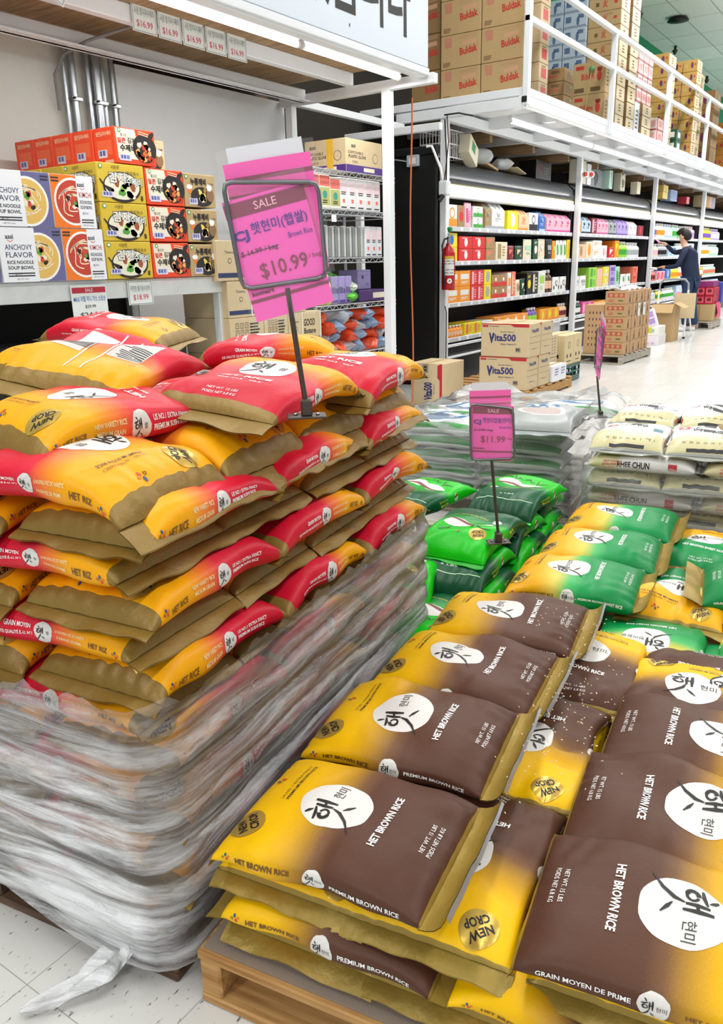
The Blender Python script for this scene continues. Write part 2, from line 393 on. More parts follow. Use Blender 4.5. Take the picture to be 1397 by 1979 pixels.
# conduits in front of the plaster wall
for q, (y, r) in enumerate(((3.70, .017), (3.765, .026), (3.885, .020), (3.955, .036), (4.01, .016), (4.09, .019))):
    b = MB(); b.tube([(0, 0, 0.0), (0, 0, 2.74)], r, STEEL, 12)
    o = b.obj('conduit', None, (-4.775, y, 0)); tag(o, f'{["thin", "medium", "thin", "thick", "thin", "medium"][q]} grey steel conduit on the plaster wall, {ORD[q]} from the left', 'pipe', 'conduits on the plaster wall')
    if q in (1, 3, 5):
        b = MB(); b.box((0, 0, 2.38 - .0), (r * 2 + .02, r * 2 + .03, .025), STEEL, .004); b.tube([(r + .005, -r - .01, 2.38), (r + .03, -r - .01, 2.38)], .007, M('#3A3A3A', .4, .5), 6); b.obj('clamp', o)
b = MB(); b.tube([(-4.0, 3.9, 2.74), (-4.15, 3.75, 2.70), (-4.4, 3.60, 2.63), (-4.65, 3.62, 2.60), (-4.76, 3.62, 2.50), (-4.78, 3.64, 2.3)], .010, M('#8A8C8C', .5), 8); tag(b.obj('cable', None), 'grey cable looping over the left beam down to the conduits', 'cable')
# light tubes
TUBE = M('#FFFFFF', .3, emit=5.0)
def tube_light(x, y0, y1, z, label, group):
    t = empty('tube_light', (x, (y0 + y1) / 2, z)); tag(t, label, 'light', group); h = (y1 - y0) / 2
    b = MB(); b.box((0, 0, .035), (.05, 2 * h, .03), PAINTW, .006); b.obj('housing', t)
    b = MB(); b.tube([(0, -h + .02, 0), (0, h - .02, 0)], .021, TUBE, 12); b.obj('tube', t)
    for s in (-1, 1):
        b = MB(); b.tube([(0, s * (h - .02), 0), (0, s * h, 0)], .023, WHITE, 12); b.obj('end_cap', t)
    area('tube_glow', (x, (y0 + y1) / 2, z - .03), .06, y1 - y0, (9 if y0 < 5 else 7) * (y1 - y0), (1, .99, .97))
tube_light(-3.52, 2.1, 4.555, 2.655, 'long glowing tube light under the big lettered sign, left one', 'tube lights over the left shelf')
tube_light(-3.52, 4.585, 5.79, 2.655, 'short glowing tube light under the right end of the lettered sign', 'tube lights over the left shelf')
for q in range(9):
    tube_light(-3.57, 7.95 + 2.45 * q, 7.95 + 2.45 * q + 2.43, 2.615, f'glowing tube light under the storage deck edge, {ORD[q]} from the near end', 'tube lights under the storage deck')
for q, y in enumerate((6.5, 12.5)):
    t = empty('ceiling_light', (-2.65, y, 5.45)); tag(t, f'long fluorescent fixture on the ceiling, {("near", "far")[q]} one', 'light', 'ceiling fixtures')
    b = MB(); b.box((0, 0, -.03), (.30, 4.8, .06), PAINTW, .01); b.obj('housing', t); b = MB(); b.box((0, 0, -.075), (.24, 4.7, .03), TUBE, .012); b.obj('diffuser', t)
# lettered sign
sg = empty('hanging_sign', (-3.3, 3.4, 2.7)); tag(sg, 'large pale blue sign board with big black letters above the left shelf', 'sign')
part_box('board', sg, -.04, .0, -3.0, 2.45, 0, .85, M('#D9E2EC', .35))
a = Art(); a.text('있습니다', (1.55, .37), BLACK, h=.46, w=1.28, bold=.02, z=1); a.rect((1.42, .08), (.012, .02), BLACK)
b = MB(); b.art(a, face_fn((0, 0, 0), (0, 1, 0), (0, 0, 1))); b.obj('lettering', sg)
part_box('bottom_rail', sg, -.07, -.0, -3.0, 2.47, -.05, -.002, PAINTW)

# storage deck over the coolers
sbox('ceiling_deck', -5.25, -3.33, 7.76, 40, 2.79, 2.86, PAINTW, .004)
sbox('beam_deck_front', -3.40, -3.33, 7.76, 40, 2.70, 2.79, PAINTW, .004)
sbox('beam_deck_rear', -4.24, -4.16, 7.76, 40, 2.66, 2.76, PAINTW, .004)
sbox('beam_deck_end', -4.75, -3.34, 7.745, 7.80, 2.68, 2.775, PAINTW, .004)
for k in range(24):
    y = 8.75 + 1.25 * k; sbox('beam_joist', -5.2, -3.41, y - .03, y + .03, 2.68, 2.79, PAINTW, .003)
    sbox('beam_joist_wood', -5.2, -4.3, y + .3, y + .36, 2.60, 2.72, PLY)
sbox('trim_2', -5.2, -4.45, 7.9, 40, 2.765, 2.789, PLY)
for k in range(7):
    y = 7.79 + 3.97 * k
    b = MB(); b.box((0, 0, 1.335), (.075, .075, 2.66), PAINTW, .006); o = b.obj('steel_post', None, (-4.2, y, .005)); tag(o, f'white square steel post carrying the storage deck, {ORD[k]} from the near end', 'post', 'posts under the storage deck')
    b = MB(); b.box((0, 0, .006), (.14, .14, .012), PAINTW, .002); b.obj('foot_plate', o)
gr = empty('guard_rail', (-3.33, 7.74, 2.70)); tag(gr, 'white two-bar guard rail along the storage deck edge', 'railing')
for z in (1.09, .72):
    b = MB(); b.box((0, 16, z), (.055, 32, .055), PAINTW, .006); b.obj('rail', gr)
for k in range(13):
    b = MB(); b.box((0, .03 + 2.5 * k, .56 if k else .75), (.06, .06, 1.1 if k else 1.5), PAINTW, .005); b.obj('rail_post', gr)
b = MB(); b.box((-.005, -.003, .05), (.05, .012, .05), M('#101010', .5), .002); b.obj('post_cap', gr)
# ------------------------------------------------------------------ rice sacks
TH = math.radians(8.0); _c, _s = math.cos(TH), math.sin(TH)
def PW(u, v, z=0.0):
    """pallet rows stand turned 8 degrees to the aisle: (u across, v deep) to world"""
    return (-0.915 + u * _c - v * _s, 0.777 + u * _s + v * _c, z)

NC = 72
def rows_for(n=40):
    t = np.linspace(-1, 1, n + 1); return np.sign(t) * (1 - (1 - np.abs(t)) ** 1.35)
XS = rows_for()
def sack_surface(L, W, T, seed, droop=(0, 0), puff=1.0, wr=1.0, nexp=3.2, sag=0.0, seam=(.34, .34)):
    """rows along the length, columns around; returns P[row, col, 3] and the mid girth"""
    r = np.random.RandomState(seed)
    e = np.abs(XS); b = T * np.maximum(1 - e ** 5.0, 0) ** 0.5 + 0.004
    a = W / 2 * (0.985 + 0.05 * e ** 8)
    zs = T * np.where(XS < 0, seam[0], seam[1])
    zc = T / 2 * (1 - e ** 3.2) + zs * e ** 3.2
    P = np.zeros((len(XS), NC, 3)); N2 = np.zeros((len(XS), NC, 3))
    th = np.linspace(0, 2 * PI, 361)
    girth = 0
    for i in range(len(XS)):
        n = nexp - 0.9 * e[i] ** 4
        cy, sz = np.cos(PI / 2 - th), np.sin(PI / 2 - th)
        y = a[i] * np.sign(cy) * np.abs(cy) ** (2 / n); z = b[i] / 2 * np.sign(sz) * np.abs(sz) ** (2 / n)
        d = np.concatenate([[0], np.cumsum(np.hypot(np.diff(y), np.diff(z)))]); g = d[-1]
        q = np.linspace(0, g, NC + 1)[:NC]          # 0 = top centre, growing towards +y
        yy = np.interp(q, d, y); zz = np.interp(q, d, z)
        P[i, :, 0] = XS[i] * L / 2; P[i, :, 1] = yy; P[i, :, 2] = zc[i] + zz
        nn = np.stack([yy / a[i] ** 2, zz / (b[i] / 2 + .012) ** 2]); nn /= np.linalg.norm(nn, axis=0) + 1e-9
        N2[i, :, 1] = nn[0]; N2[i, :, 2] = nn[1]
        if abs(XS[i]) < .05: girth = g
    P = np.roll(P, NC // 2, 1); N2 = np.roll(N2, NC // 2, 1)      # column NC/2 = top centre
    x = P[:, :, 0]; t = (np.arange(NC) / NC - .5)[None, :] * girth * np.ones_like(x)
    ee = np.abs(XS)[:, None]
    D = np.zeros_like(x)
    for k in range(5):                                     # soft lumps
        fx, ft, p = r.uniform(1.5, 5.5), r.randint(1, 4) / girth, r.uniform(0, 6.28)
        D += 0.0030 * wr * np.sin(2 * PI * (fx * x + ft * t) + p) * (1 - ee ** 4)
    for k in range(10):                                    # pulled creases running in from the seams
        ft, fx, p = r.uniform(5, 19) / girth, r.uniform(-3, 3), r.uniform(0, 6.28)
        sg = 1 if k % 2 else -1; c0 = r.uniform(-.35, .35) * girth; wd = r.uniform(.04, .11)
        en = np.clip((sg * XS[:, None] - r.uniform(.25, .5)) / .55, 0, 1) ** 1.5 * (1 - np.clip((ee - .95) / .05, 0, 1) * .7) * np.exp(-((t - c0) / wd) ** 2)
        D += 0.0046 * wr * (np.abs(np.sin(PI * (fx * x + ft * t) + p)) - .6) * en
    for k in range(5):                                     # single puckers across the long edges
        x0, wd, sd = r.uniform(-.42, .42) * L, r.uniform(.008, .02), r.choice((-1, 1))
        side = np.exp(-((sd * t - girth * .15) / (girth * .06)) ** 2)
        D -= 0.0042 * wr * np.exp(-((x - x0 + (sd * t - girth * .15) * r.uniform(-.6, .6)) / wd) ** 2) * side
    D *= np.clip(P[:, :, 2] / (T * .25), 0.15, 1)
    P = P + N2 * D[:, :, None]
    if sag: P[:, :, 2] -= sag * (2 * P[:, :, 1] / W) * np.abs(2 * P[:, :, 1] / W)
    for sg, dr in ((-1, droop[0]), (1, droop[1])):
        if dr:
            k = np.clip((sg * XS - .5) / .5, 0, 1) ** 2; P[:, :, 2] -= dr * k[:, None]
    return P, girth

def sack_normals(P):
    gi = np.gradient(P, axis=0); gj = (np.roll(P, -1, 1) - np.roll(P, 1, 1)) / 2
    n = np.cross(gi, gj); return n / (np.linalg.norm(n, axis=2, keepdims=True) + 1e-12)

class Print:
    """lettering of one sack kind, cut along the sack's own grid so that it follows every fold"""
    def __init__(s, art, L, girth):
        s.parts = []; xs = XS * L / 2; ts = (np.arange(NC + 1) / NC - .5) * girth
        for (pts, fs, m), z in zip(art.items, art.z):
            bm = bmesh.new(); vs = [bm.verts.new((p[0], p[1], 0)) for p in pts]
            for f in fs:
                try: bm.faces.new([vs[i] for i in f])
                except ValueError: pass
            lo, hi = pts.min(0), pts.max(0)
            for ax, gr in ((0, xs), (1, ts)):
                for g in gr[(gr > lo[ax] + 1e-5) & (gr < hi[ax] - 1e-5)]:
                    co = [0, 0, 0]; co[ax] = g; no = [0, 0, 0]; no[ax] = 1
                    bmesh.ops.bisect_plane(bm, geom=bm.verts[:] + bm.edges[:] + bm.faces[:], dist=1e-6, plane_co=co, plane_no=no)
            bm.verts.index_update()
            s.parts.append((np.array([v.co[:2] for v in bm.verts]), [tuple(v.index for v in f.verts) for f in bm.faces], m, z)); bm.free()
def sample(P, Nn, L, girth, pts, h):
    i = np.interp(pts[:, 0], XS * L / 2, np.arange(len(XS))); j = (pts[:, 1] / girth + .5) * NC
    i0 = np.clip(np.floor(i).astype(int), 0, len(XS) - 2); fi = np.clip(i - i0, 0, 1)[:, None]; j0 = np.floor(j).astype(int); fj = (j - j0)[:, None]
    def g(A): return (A[i0, j0 % NC] * (1 - fj) + A[i0, (j0 + 1) % NC] * fj) * (1 - fi) + (A[i0 + 1, j0 % NC] * (1 - fj) + A[i0 + 1, (j0 + 1) % NC] * fj) * fi
    return g(P) + g(Nn) * h

GOLD = M('#8C6F30', .45, .2, bump=.25, bscale=40); GOLD_B = M('#9C8238', .4, .3, bump=.25, bscale=40); SILVER = M('#C9C9CC', .3, .6, bump=.2, bscale=60)
STICK = M('#CBA94E', .3, .55)
class Kind:
    def __init__(s, name, L, W, T, body, hem, gold=(0, 0), art=None, sticker=None, back=None, **kw):
        s.name, s.L, s.W, s.T, s.body, s.hem, s.gold, s.kw = name, L, W, T, body, hem, gold, kw
        _, s.g = sack_surface(L, W, T, 0, **kw)
        a = Art()
        if art: art(a, s.g / 4)
        s.print = Print(a, L, s.g)
        s.stk = None
        if sticker:
            b = Art(); sticker(b, s.g / 4); s.stk = Print(b, L, s.g)

def sack(kind, name, loc, yaw, label, cat='rice bag', group=None, seed=0, droop=(0, 0), pitch=0, roll=0, tilt=(0, 0), fl=.034, fold=(0, 0), sag=0, T=None, seams=True, wr=1.0, seam=(.34, .34)):
    k = kind; L, W = k.L, k.W
    P, g = sack_surface(L, W, T or k.T, seed, droop, sag=sag, wr=wr, seam=seam, **k.kw); Nn = sack_normals(P)
    nr = len(XS); mb = MB(); vs = P.reshape(-1, 3)
    fs = []; gm = []
    for i in range(nr - 1):
        mid = (XS[i] + XS[i + 1]) / 2
        gg = mid < -1 + k.gold[0] or mid > 1 - k.gold[1]
        for j in range(NC):
            fs.append((i * NC + j, (i + 1) * NC + j, (i + 1) * NC + (j + 1) % NC, i * NC + (j + 1) % NC)); gm.append(gg)
    mb.mi(k.body); mb.mi(k.hem)
    mb.add(vs, fs, k.body, True); mb.m = [1 if q else 0 for q in gm]
    for pts, f2, m, z in k.print.parts:
        mb.add(sample(P, Nn, L, g, pts, .0007 + .0003 * z), f2, m, True)
    me = mb.mesh(name)
    uvl = me.uv_layers.new(name='UVMap'); nl = len(me.loops); vi = np.zeros(nl, int); me.loops.foreach_get('vertex_index', vi)
    u = np.full(len(me.vertices), .5); vv = np.zeros(len(me.vertices)); u[:nr * NC] = np.repeat((XS + 1) / 2, NC); vv[:nr * NC] = np.tile(np.arange(NC) / NC, nr)
    uvl.data.foreach_set('uv', np.stack([u[vi], vv[vi]], 1).astype(np.float32).ravel())
    o = link(name, me, None, loc); o.rotation_euler = (roll, pitch, yaw)
    tag(o, label, cat, group)
    if seams:
        r = np.random.RandomState(seed + 99)
        for si, sg in ((0, -1), (1, 1)):
            row = P[0 if sg < 0 else -1]; y = row[:, 1]; ymin, ymax = y.min(), y.max(); zc = row[:, 2].mean()
            A, f1, p1, f2, p2 = .0026 * wr, r.uniform(6, 12), r.uniform(0, 6), r.uniform(2, 5), r.uniform(0, 6); fq = fl[si] if isinstance(fl, tuple) else fl
            def strip(tu, tv, sg=sg, si=si, ymin=ymin, ymax=ymax, zc=zc, fq=fq):
                d = tu * fq; yv = ymin + (ymax - ymin) * tv; wv = A * (math.sin(f1 * yv * 6.28 + p1) + 1.4 * math.sin(f2 * yv * 6.28 + p2)) * tu
                ang = -droop[si] * 6 - .15 * tu + tilt[si] + fold[si] * max(0, tu - .3)
                return (sg * (L / 2 - .004 + d * math.cos(ang)), yv, zc + d * math.sin(ang) + wv - sag * (2 * yv / W) * abs(2 * yv / W) * 0)
            f = MB(); f.grid(strip, 4, 24, k.hem); nv = len(f.v)
            f.v += [(p[0], p[1], p[2] - .0022) for p in f.v]; f.f += [tuple(i + nv for i in q[::-1]) for q in f.f]; f.m *= 2; f.sm *= 2
            f.obj('end_seam', o)
            if fold[si] and kind is BROWN:
                ln = MB(); ln.grid(lambda tu, tv: (lambda p: (p[0] + sg * tu * .005, p[1], p[2] - .003 - tu * .013 * (1 - .7 * tv)))(strip(1, .03 + .94 * tv)), 3, 20, SILVER); ln.obj('inner_lining', o)
    if k.stk:
        sb = MB()
        for pts, f2, m, z in k.stk.parts: sb.add(sample(P, Nn, L, g, pts, .0012 + .0003 * z), f2, m, True)
        sb.obj('sticker', o)
    return o

# ---- what is printed on the rice sacks
SPECK = M('#DEDBD6', .55, vary=.07, bscale=420)
def crop_sticker(x, t, r, rot):
    def f(a, q):
        a.disc((x, t), r, STICK, 0, 30); a.text('NEW', Art.place([[0, r * .28]], (x, t), rot)[0], BLACK, h=r * .5, w=r * 1.25, ang=rot, bold=.035, z=1)
        a.text('CROP', Art.place([[0, -r * .36]], (x, t), rot)[0], BLACK, h=r * .5, w=r * 1.35, ang=rot, bold=.035, z=1)
    return f
def rice_art(small, title, ink, weight, en, fr, sub=None):
    """small: thin syllables beside the brushed one; en and fr: lettering of the two long sides"""
    def f(a, q):
        a.disc((-.022, .002), (.066, .062), SPECK, 0, 40, .018, 0, 5)
        brush_het(a, (-.030, -.016), .056, 90)
        a.text(small, (-.030, .036), INK, h=.020 if len(small) < 3 else .015, ang=90, z=3)
        if len(small) < 3: pass
        a.text(title, (.074, .002), WHITE, h=.0145, w=.135, ang=90, bold=.03)
        if sub: a.text(sub, (.098, .004), WHITE, h=.007, w=.11, ang=90, bold=.01)
        a.text('NET WT. 15 LBS', (.152, .0), WHITE, h=.0075, w=.075, ang=90); a.text('POIDS NET 6.8 KG', (.166, .0), WHITE, h=.0075, w=.08, ang=90)
        petal_logo(a, (-.163, .045), .021, 90)
        a.text('US NO. 1 EXTRA FANCY', (-.128, .043), ink, h=.0055, w=.112, ang=90); a.text('PREMIUM BROWN RICE' if 'BROWN' in title else 'PREMIUM SUSHI RICE', (-.117, .043), INK, h=.0065, w=.112, ang=90, bold=.01)
        for sgn, ang, txt in ((-1, 0, en), (1, 180, fr)):
            t0 = sgn * q
            a.disc((0.004, t0), (.021, .023), SPECK, 0, 24, .04, 0, 9)
            brush_het(a, (0.004 - sgn * -.006 if sgn < 0 else .010, t0), .018, ang)
            a.text(small, (.004 + (.009 if sgn < 0 else -.010), t0), INK, h=.0075, ang=ang, z=3)
            for s_, x, dt, h, w, m, bd in txt:
                a.text(s_, (x, t0 + (dt if sgn < 0 else -dt)), m, h=h, w=w, ang=ang, bold=bd)
            petal_logo(a, (-.165, t0 + .004), .015, ang)
    return f
DKB = M('#6B4A1E', .5); CREAM = M('#F6DFA0', .5)
brown_art = rice_art('현미', 'HET BROWN RICE', DKB, '15', [('HET BROWN RICE', -.092, 0, .0105, .105, DKB, .03), ('PREMIUM BROWN RICE', .098, 0, .0085, .125, WHITE, .02)],
                     [('HET RIZ DÉCORTIQUÉ', -.096, 0, .0105, .12, DKB, .03), ('GRAIN MOYEN DE PRIME', .098, 0, .0085, .13, WHITE, .02)])
sweet_art = rice_art('현미찹쌀', 'HET BROWN SWEET RICE', DKB, '15', [('HET BROWN SWEET RICE', -.092, 0, .009, .11, DKB, .02), ('PREMIUM BROWN SWEET RICE', .1, 0, .008, .13, WHITE, .02)],
                     [('HET RIZ BRUN GLUANT', -.096, 0, .009, .12, DKB, .02), ('GRAIN COURT DE PRIME', .1, 0, .009, .13, WHITE, .02)])
red_art = rice_art('쌀', 'HET RICE', DKB, '15', [('HET RICE', -.128, -.002, .011, .045, DKB, .02), ('NEW VARIETY RICE', -.058, .009, .0075, .062, CREAM, .02), ('MEDIUM GRAIN', -.058, -.004, .0075, .055, CREAM, .02),
                                                     ('US NO.1 EXTRA FANCY', .078, .008, .0085, .092, WHITE, .02), ('PREMIUM SUSHI RICE', .074, -.005, .0085, .084, WHITE, .02)],
                   [('HET RIZ', -.125, -.002, .011, .042, DKB, .02), ('LE NOUVEAU RIZ DE VARIÉTÉ', -.06, .009, .007, .07, CREAM, .02), ('À SUSHI RIZ DE PRIME', -.058, -.004, .007, .06, CREAM, .02),
                    ('GRAIN MOYEN', .062, .008, .0085, .058, WHITE, .02), ('DE HAUTE QUALITÉ É.-U. N°1', .078, -.005, .007, .098, WHITE, .02)], sub='쌀의 맛')
GREYP = M('#C9C4BE', .35, .1); LINEW = M('#F3EDE6', .4)
def red_back_art(a, q):
    """the nutrition side"""
    a.rect((-.005, -.062), (.13, .075), GREYP, 0, 0); a.rect((-.005, .062), (.17, .07), GREYP, 0, 0)
    a.lines((-.03, -.062), (.07, .07), INK, 9, 90, 1, 3); a.lines((-.04, .062), (.09, .062), INK, 10, 90, 1, 4)
    a.rect((.05, .062), (.05, .06), M('#E2DED8', .4), 0, 1)
    for y in (-.02, .02): a.stroke([(-.16, y), (-.05, y), (.06, y), (.12, y + .01)], .004, LINEW, z=1)
    a.text('620-4', (-.10, -.10), INK, h=.007, ang=90)

YEL = '#F2B512'; YEL2 = '#F0AE14'
RED = Kind('red', .405, .292, .078, ramp_mat('red_rice_sack', [(0, '#F2A90A'), (.30, '#F2A60C'), (.42, '#EE7434'), (.52, '#DE2C42'), (.70, '#D01430'), (1, '#C8102C')], .4), GOLD, (.10, .10), red_art, crop_sticker(-.150, -.08, .031, 140))
REDB = Kind('redb', .405, .292, .078, RED.body, GOLD, (.10, .10), red_back_art)
BROWN = Kind('brown', .395, .292, .066, ramp_mat('brown_rice_sack', [(0, '#F4C000'), (.28, '#F2BC04'), (.36, '#D9A414'), (.51, '#745032'), (.58, '#573728'), (1, '#513225')], .46), GOLD_B, (.02, .03), brown_art, crop_sticker(-.158, -.085, .033, 128))
import copy
BROWN2 = copy.copy(BROWN); _a = Art(); crop_sticker(-.088, .096, .032, 105)(_a, 0); BROWN2.stk = Print(_a, BROWN.L, BROWN.g)
SWEET = Kind('sweet', .395, .292, .072, ramp_mat('green_rice_sack', [(0, '#F2AE10'), (.28, '#F0B01A'), (.42, '#DCC452'), (.52, '#48B462'), (.62, '#08924A'), (1, '#067E40')], .42), GOLD_B, (.02, .03), sweet_art, crop_sticker(-.158, -.085, .03, 128))
JGR = M('#0A5C3A', .4)
def jas_art(a, q):
    ST = M('#12401C', .45)
    for k, (x, p) in enumerate(((-.075, [(-.10, 0), (-.07, .012), (-.05, -.004)]), (-.075, [(-.04, .02), (-.035, -.02), (-.02, .004), (-.01, -.006)]), (-.075, [(.0, 0), (.02, .014), (.03, -.006), (.045, .004)]), (-.075, [(.055, .025), (.06, -.016), (.075, 0), (.10, .004)]))):
        a.stroke([(x - y, t) for t, y in p], [.004, .008, .008, .004][:len(p)], ST, z=2)
    a.disc((-.03, -.045), (.028, .048), SPECK, 0, 24, .03); a.disc((-.02, .045), (.03, .05), SPECK, 0, 24, .03)
    a.stroke([(-.01, -.10), (-.02, -.03), (.0, .04), (.012, .1)], [.006, .016, .012, .004], M('#7A3A2C', .5), z=1)
    a.text('Mixed rice & brown rice', (.05, .02), M('#E8E02A', .5), h=.008, w=.13, ang=90); a.text('5 LBS', (.13, .0), WHITE, h=.007, w=.06, ang=90)
    a.disc((.05, -.085), .017, WHITE, 1, 20)
    a.stroke([(.165, -.12), (.155, -.06), (.165, .02), (.155, .12)], .003, M('#C8E8C0', .5), z=1)
    petal_logo(a, (-.135, -.01), .015, 90)
    for sg, ang in ((-1, 0), (1, 180)):
        a.text('Mixed rice', (.05, sg * q + .006), M('#D8E02A', .5), h=.011, w=.06, ang=ang, bold=.02); a.text('& brown rice', (.055, sg * q - .008), M('#D8E02A', .5), h=.008, w=.07, ang=ang)
        a.disc((-.05, sg * q), (.012, .018), SPECK, 0, 14, .06); a.stroke([(-.06, sg * q - .012), (-.04, sg * q - .002)], .01, M('#8A3A2C', .5), z=1)
JAS = Kind('jas', .44, .27, .078, ramp_mat('bright_green_sack', [(0, '#0CC010'), (.46, '#0EBE12'), (.56, '#0C9428'), (.66, '#075A32'), (1, '#054628')], .33), M('#0FAE1A', .4), (0, 0), jas_art, crop_sticker(-.12, -.075, .03, 120))
# ------------------------------------------------------------------ pallets and stacks
def pallet(u, v, W, D, h, wood_m, label, group=None, world=None, rz=TH):
    p = empty('pallet', PW(u, v) if world is None else world, rz); tag(p, label, 'pallet', group)
    n = 7; bw = .095
    for k in range(n):
        y = -D / 2 + bw / 2 + (D - bw) * k / (n - 1); b = MB(); b.box((0, y, h - .01), (W, bw, .019), wood_m, .003); b.obj('deck_board', p)
    for k in range(3):
        x = -W / 2 + .025 + (W - .05) * k / 2; b = MB(); b.box((x, 0, h / 2 - .002), (.045, D - .004, h - .042), wood_m, .004); b.obj('stringer', p)
    for k in range(3):
        y = -D / 2 + bw / 2 + (D - bw) * k / 2; b = MB(); b.box((0, y, .0105), (W - .004, bw, .019), wood_m, .003); b.obj('bottom_board', p)
    return p

def O(k): return ORD[k]
# --- red stack: 13 layers, every other one turned
RB, RP = .925, .069
ri = 0
def red(u, v, z, yaw, label, **kw):
    global ri; ri += 1
    kind = kw.pop('kind', RED); g = kw.pop('group', 'red and yellow rice bags')
    return sack(kind, 'rice_bag', PW(u, v, z), TH + yaw, label, 'rice bag', g, seed=ri * 7, **kw)
for k in range(13):
    z = RB - RP * k; wrapped = k >= 6
    st = 'wrapped red rice bag' if wrapped else 'red rice bag'
    jit = lambda a: RNG.uniform(-a, a)
    if k % 2 == 0:      # gold ends towards the aisle
        for q in range(4):
            if wrapped and q == 3 and k > 8: continue
            v = .15 + .305 * q
            red((-.272 if k == 0 else -.290) + jit(.006), v + jit(.005), z, PI + jit(.025), f'{st}, gold end outward, {O(k)} layer from top, {O(q)} behind front corner',
                droop=(.03 if k == 0 else .0, .01), fl=(.055 if k == 0 else .032) if not wrapped else .015, tilt=(-.35 if k == 0 else -.40, 0), seam=(.2 if k == 0 else .34, .3))
    else:
        for q in range(3):
            v = .215 + .405 * q
            red(-.184 + jit(.005), v + jit(.004) + (.012 if q == 0 else 0), z, (PI / 2 if q == 0 else -PI / 2) + jit(.03), f'{st} lying lengthwise, {O(k)} layer from top, {O(q)} back from front corner',
                droop=(.004, .01), fl=.028 if not wrapped else .015, tilt=(-.25, -.2), seam=(.24, .24))
        red(-.515, .215, z, PI / 2, f'{st}, {O(k)} layer from top, left of the front corner bag', droop=(.008, .01), fl=.036 if not wrapped else .015, tilt=(-.3, -.2), seam=(.16, .22))
for q in range(4):
    red(-.71, .15 + .305 * q, RB, RNG.uniform(-.05, .05), f'red rice bag of the top full layer, second column, {O(q)} row back')
# thrown on top
LG_ = 'loose rice bags on top of the red stack'
red(-.381, .285, .995, 1.323, 'red rice bag with yellow end to the front left, behind the front corner bag', droop=(.02, .02), pitch=.0, roll=.06, group=LG_, T=.074, fl=.03, seam=(.25, .25))
red(-.175, .585, 1.015, -1.561, 'tilted red rice bag with wide gold front hem beside the tall sale sign', droop=(.03, .0), pitch=.09, roll=-.10, fl=(.03, .05), group=LG_, T=.07, seam=(.25, .42))
red(-.165, .985, .995, -1.53, 'red rice bag at the back right corner, yellow shoulder towards the dark gap', droop=(.02, .02), fl=.03, pitch=.05, roll=-.06, group=LG_, T=.078, seam=(.25, .25))
red(-.525, .50, 1.072, 1.764, 'upturned rice bag showing silver nutrition panels', kind=REDB, droop=(.02, .0), fl=(.055, .03), pitch=-.05, roll=.20, group=LG_, T=.066, seam=(.3, .2))
red(-1.03, 1.10, 1.085, 3.391, 'red rice bag lying highest, below the noodle box shelf', droop=(.01, .02), pitch=-.10, roll=-.03, group=LG_, fl=.03, T=.074)
red(-.47, 1.10, 1.03, PI + .50, 'red rice bag with yellow end by the sign pole, behind the others', droop=(.02, .02), roll=.06, group=LG_, fl=.03)
red(-.95, .80, 1.02, PI / 2, 'yellow-ended red rice bag at the left picture edge behind the nutrition panels', droop=(.02, .02), group=LG_, roll=.1)
pallet(-.56, .60, 1.0, 1.20, .097, DARKW, 'dark worn pallet under the film-wrapped red stack')

# --- brown stack
bi = 0
def brown(u, v, z, yaw, label, **kw):
    global bi; bi += 1
    kind = kw.pop('kind', BROWN); g = kw.pop('group', 'brown rice bags')
    return sack(kind, 'rice_bag', PW(u, v, z), TH + yaw, label, 'rice bag', g, seed=500 + bi * 5, **kw)
B0 = .135
for q, u in enumerate((.19, .47, .77)):
    brown(u, .238, B0, PI / 2, f'bottom layer brown rice bag, gold end to the front, {O(q)} from the left', fl=.036, droop=(.0, 0), tilt=(-.3, 0), T=.06)
for q, u in enumerate((.255, .675)):
    brown(u, .143, B0 + .055, 0, f'brown rice bag, long side to the front above bottom ends, {O(q)} from left')
for q, u in enumerate((.175, .42, .74)):
    brown(u, .238, B0 + .112, PI / 2, ['brown rice bag with gold hem peeking out under the nearest left bag', 'brown rice bag in the gap, upside-down sticker near its front hem', 'brown rice bag, gold hem under the nearest right bag'][q],
          fl=.034, droop=(.0, 0), tilt=(-.3, 0), T=.062)
brown(.435, .63, B0 + .118, PI / 2, 'crumpled brown rice bag between both columns, sticker and spilled grains', wr=2.2, fl=.04, tilt=(-.2, 0), T=.062)
brown(.475, 1.03, B0 + .118, -PI / 2, 'brown rice bag with yellow far end between the far bags', fl=.03)
for q, (v, dz) in enumerate(((.155, 0), (.485, .004), (.795, .0), (1.10, .004))):
    brown(.235 + (0, -.012, .0, .02)[q], v, B0 + .172 + dz, (0, .02, -.02, .03)[q], f'brown rice bag of the left column, yellow end left, {O(q)} from the front',
          fl=(.018, .055), tilt=(-1.1, .15), fold=(0, .9), droop=(.0, .0), seam=(.2, .4), roll=(.02, .05, .04, .04)[q], T=.07)
for q, (v, dz) in enumerate(((.115, .0), (.375, .004), (.63, .0))):
    (lambda *a, **k: brown(*a, kind=BROWN if q == 0 else BROWN2, **k))(.77 + (0, .01, .03)[q], v + .035, B0 + .172 + dz, PI + (.02, .0, -.03)[q], f'brown rice bag of the right column, yellow end right, {O(q)} from the front', fl=.018, tilt=(-1, -.9), T=.07, roll=(-.03, -.05, -.05)[q])
for q, u in enumerate((.745, 1.01)):
    brown(u, .93, B0 + .12, -PI / 2, f'yellow-backed brown rice bag behind the right column, {O(q)} from the left', fl=.03)
for q, v in enumerate((.63, 1.03)):
    brown(.77, v, B0 + .112, PI / 2, f'brown rice bag at the right side, directly under the right column, {O(q + 1)} from the front', fl=.02, T=.062)
    brown(.77, v, B0, PI / 2, f'brown rice bag at the right side, bottom layer, {O(q + 1)} from the front', fl=.02, T=.06)
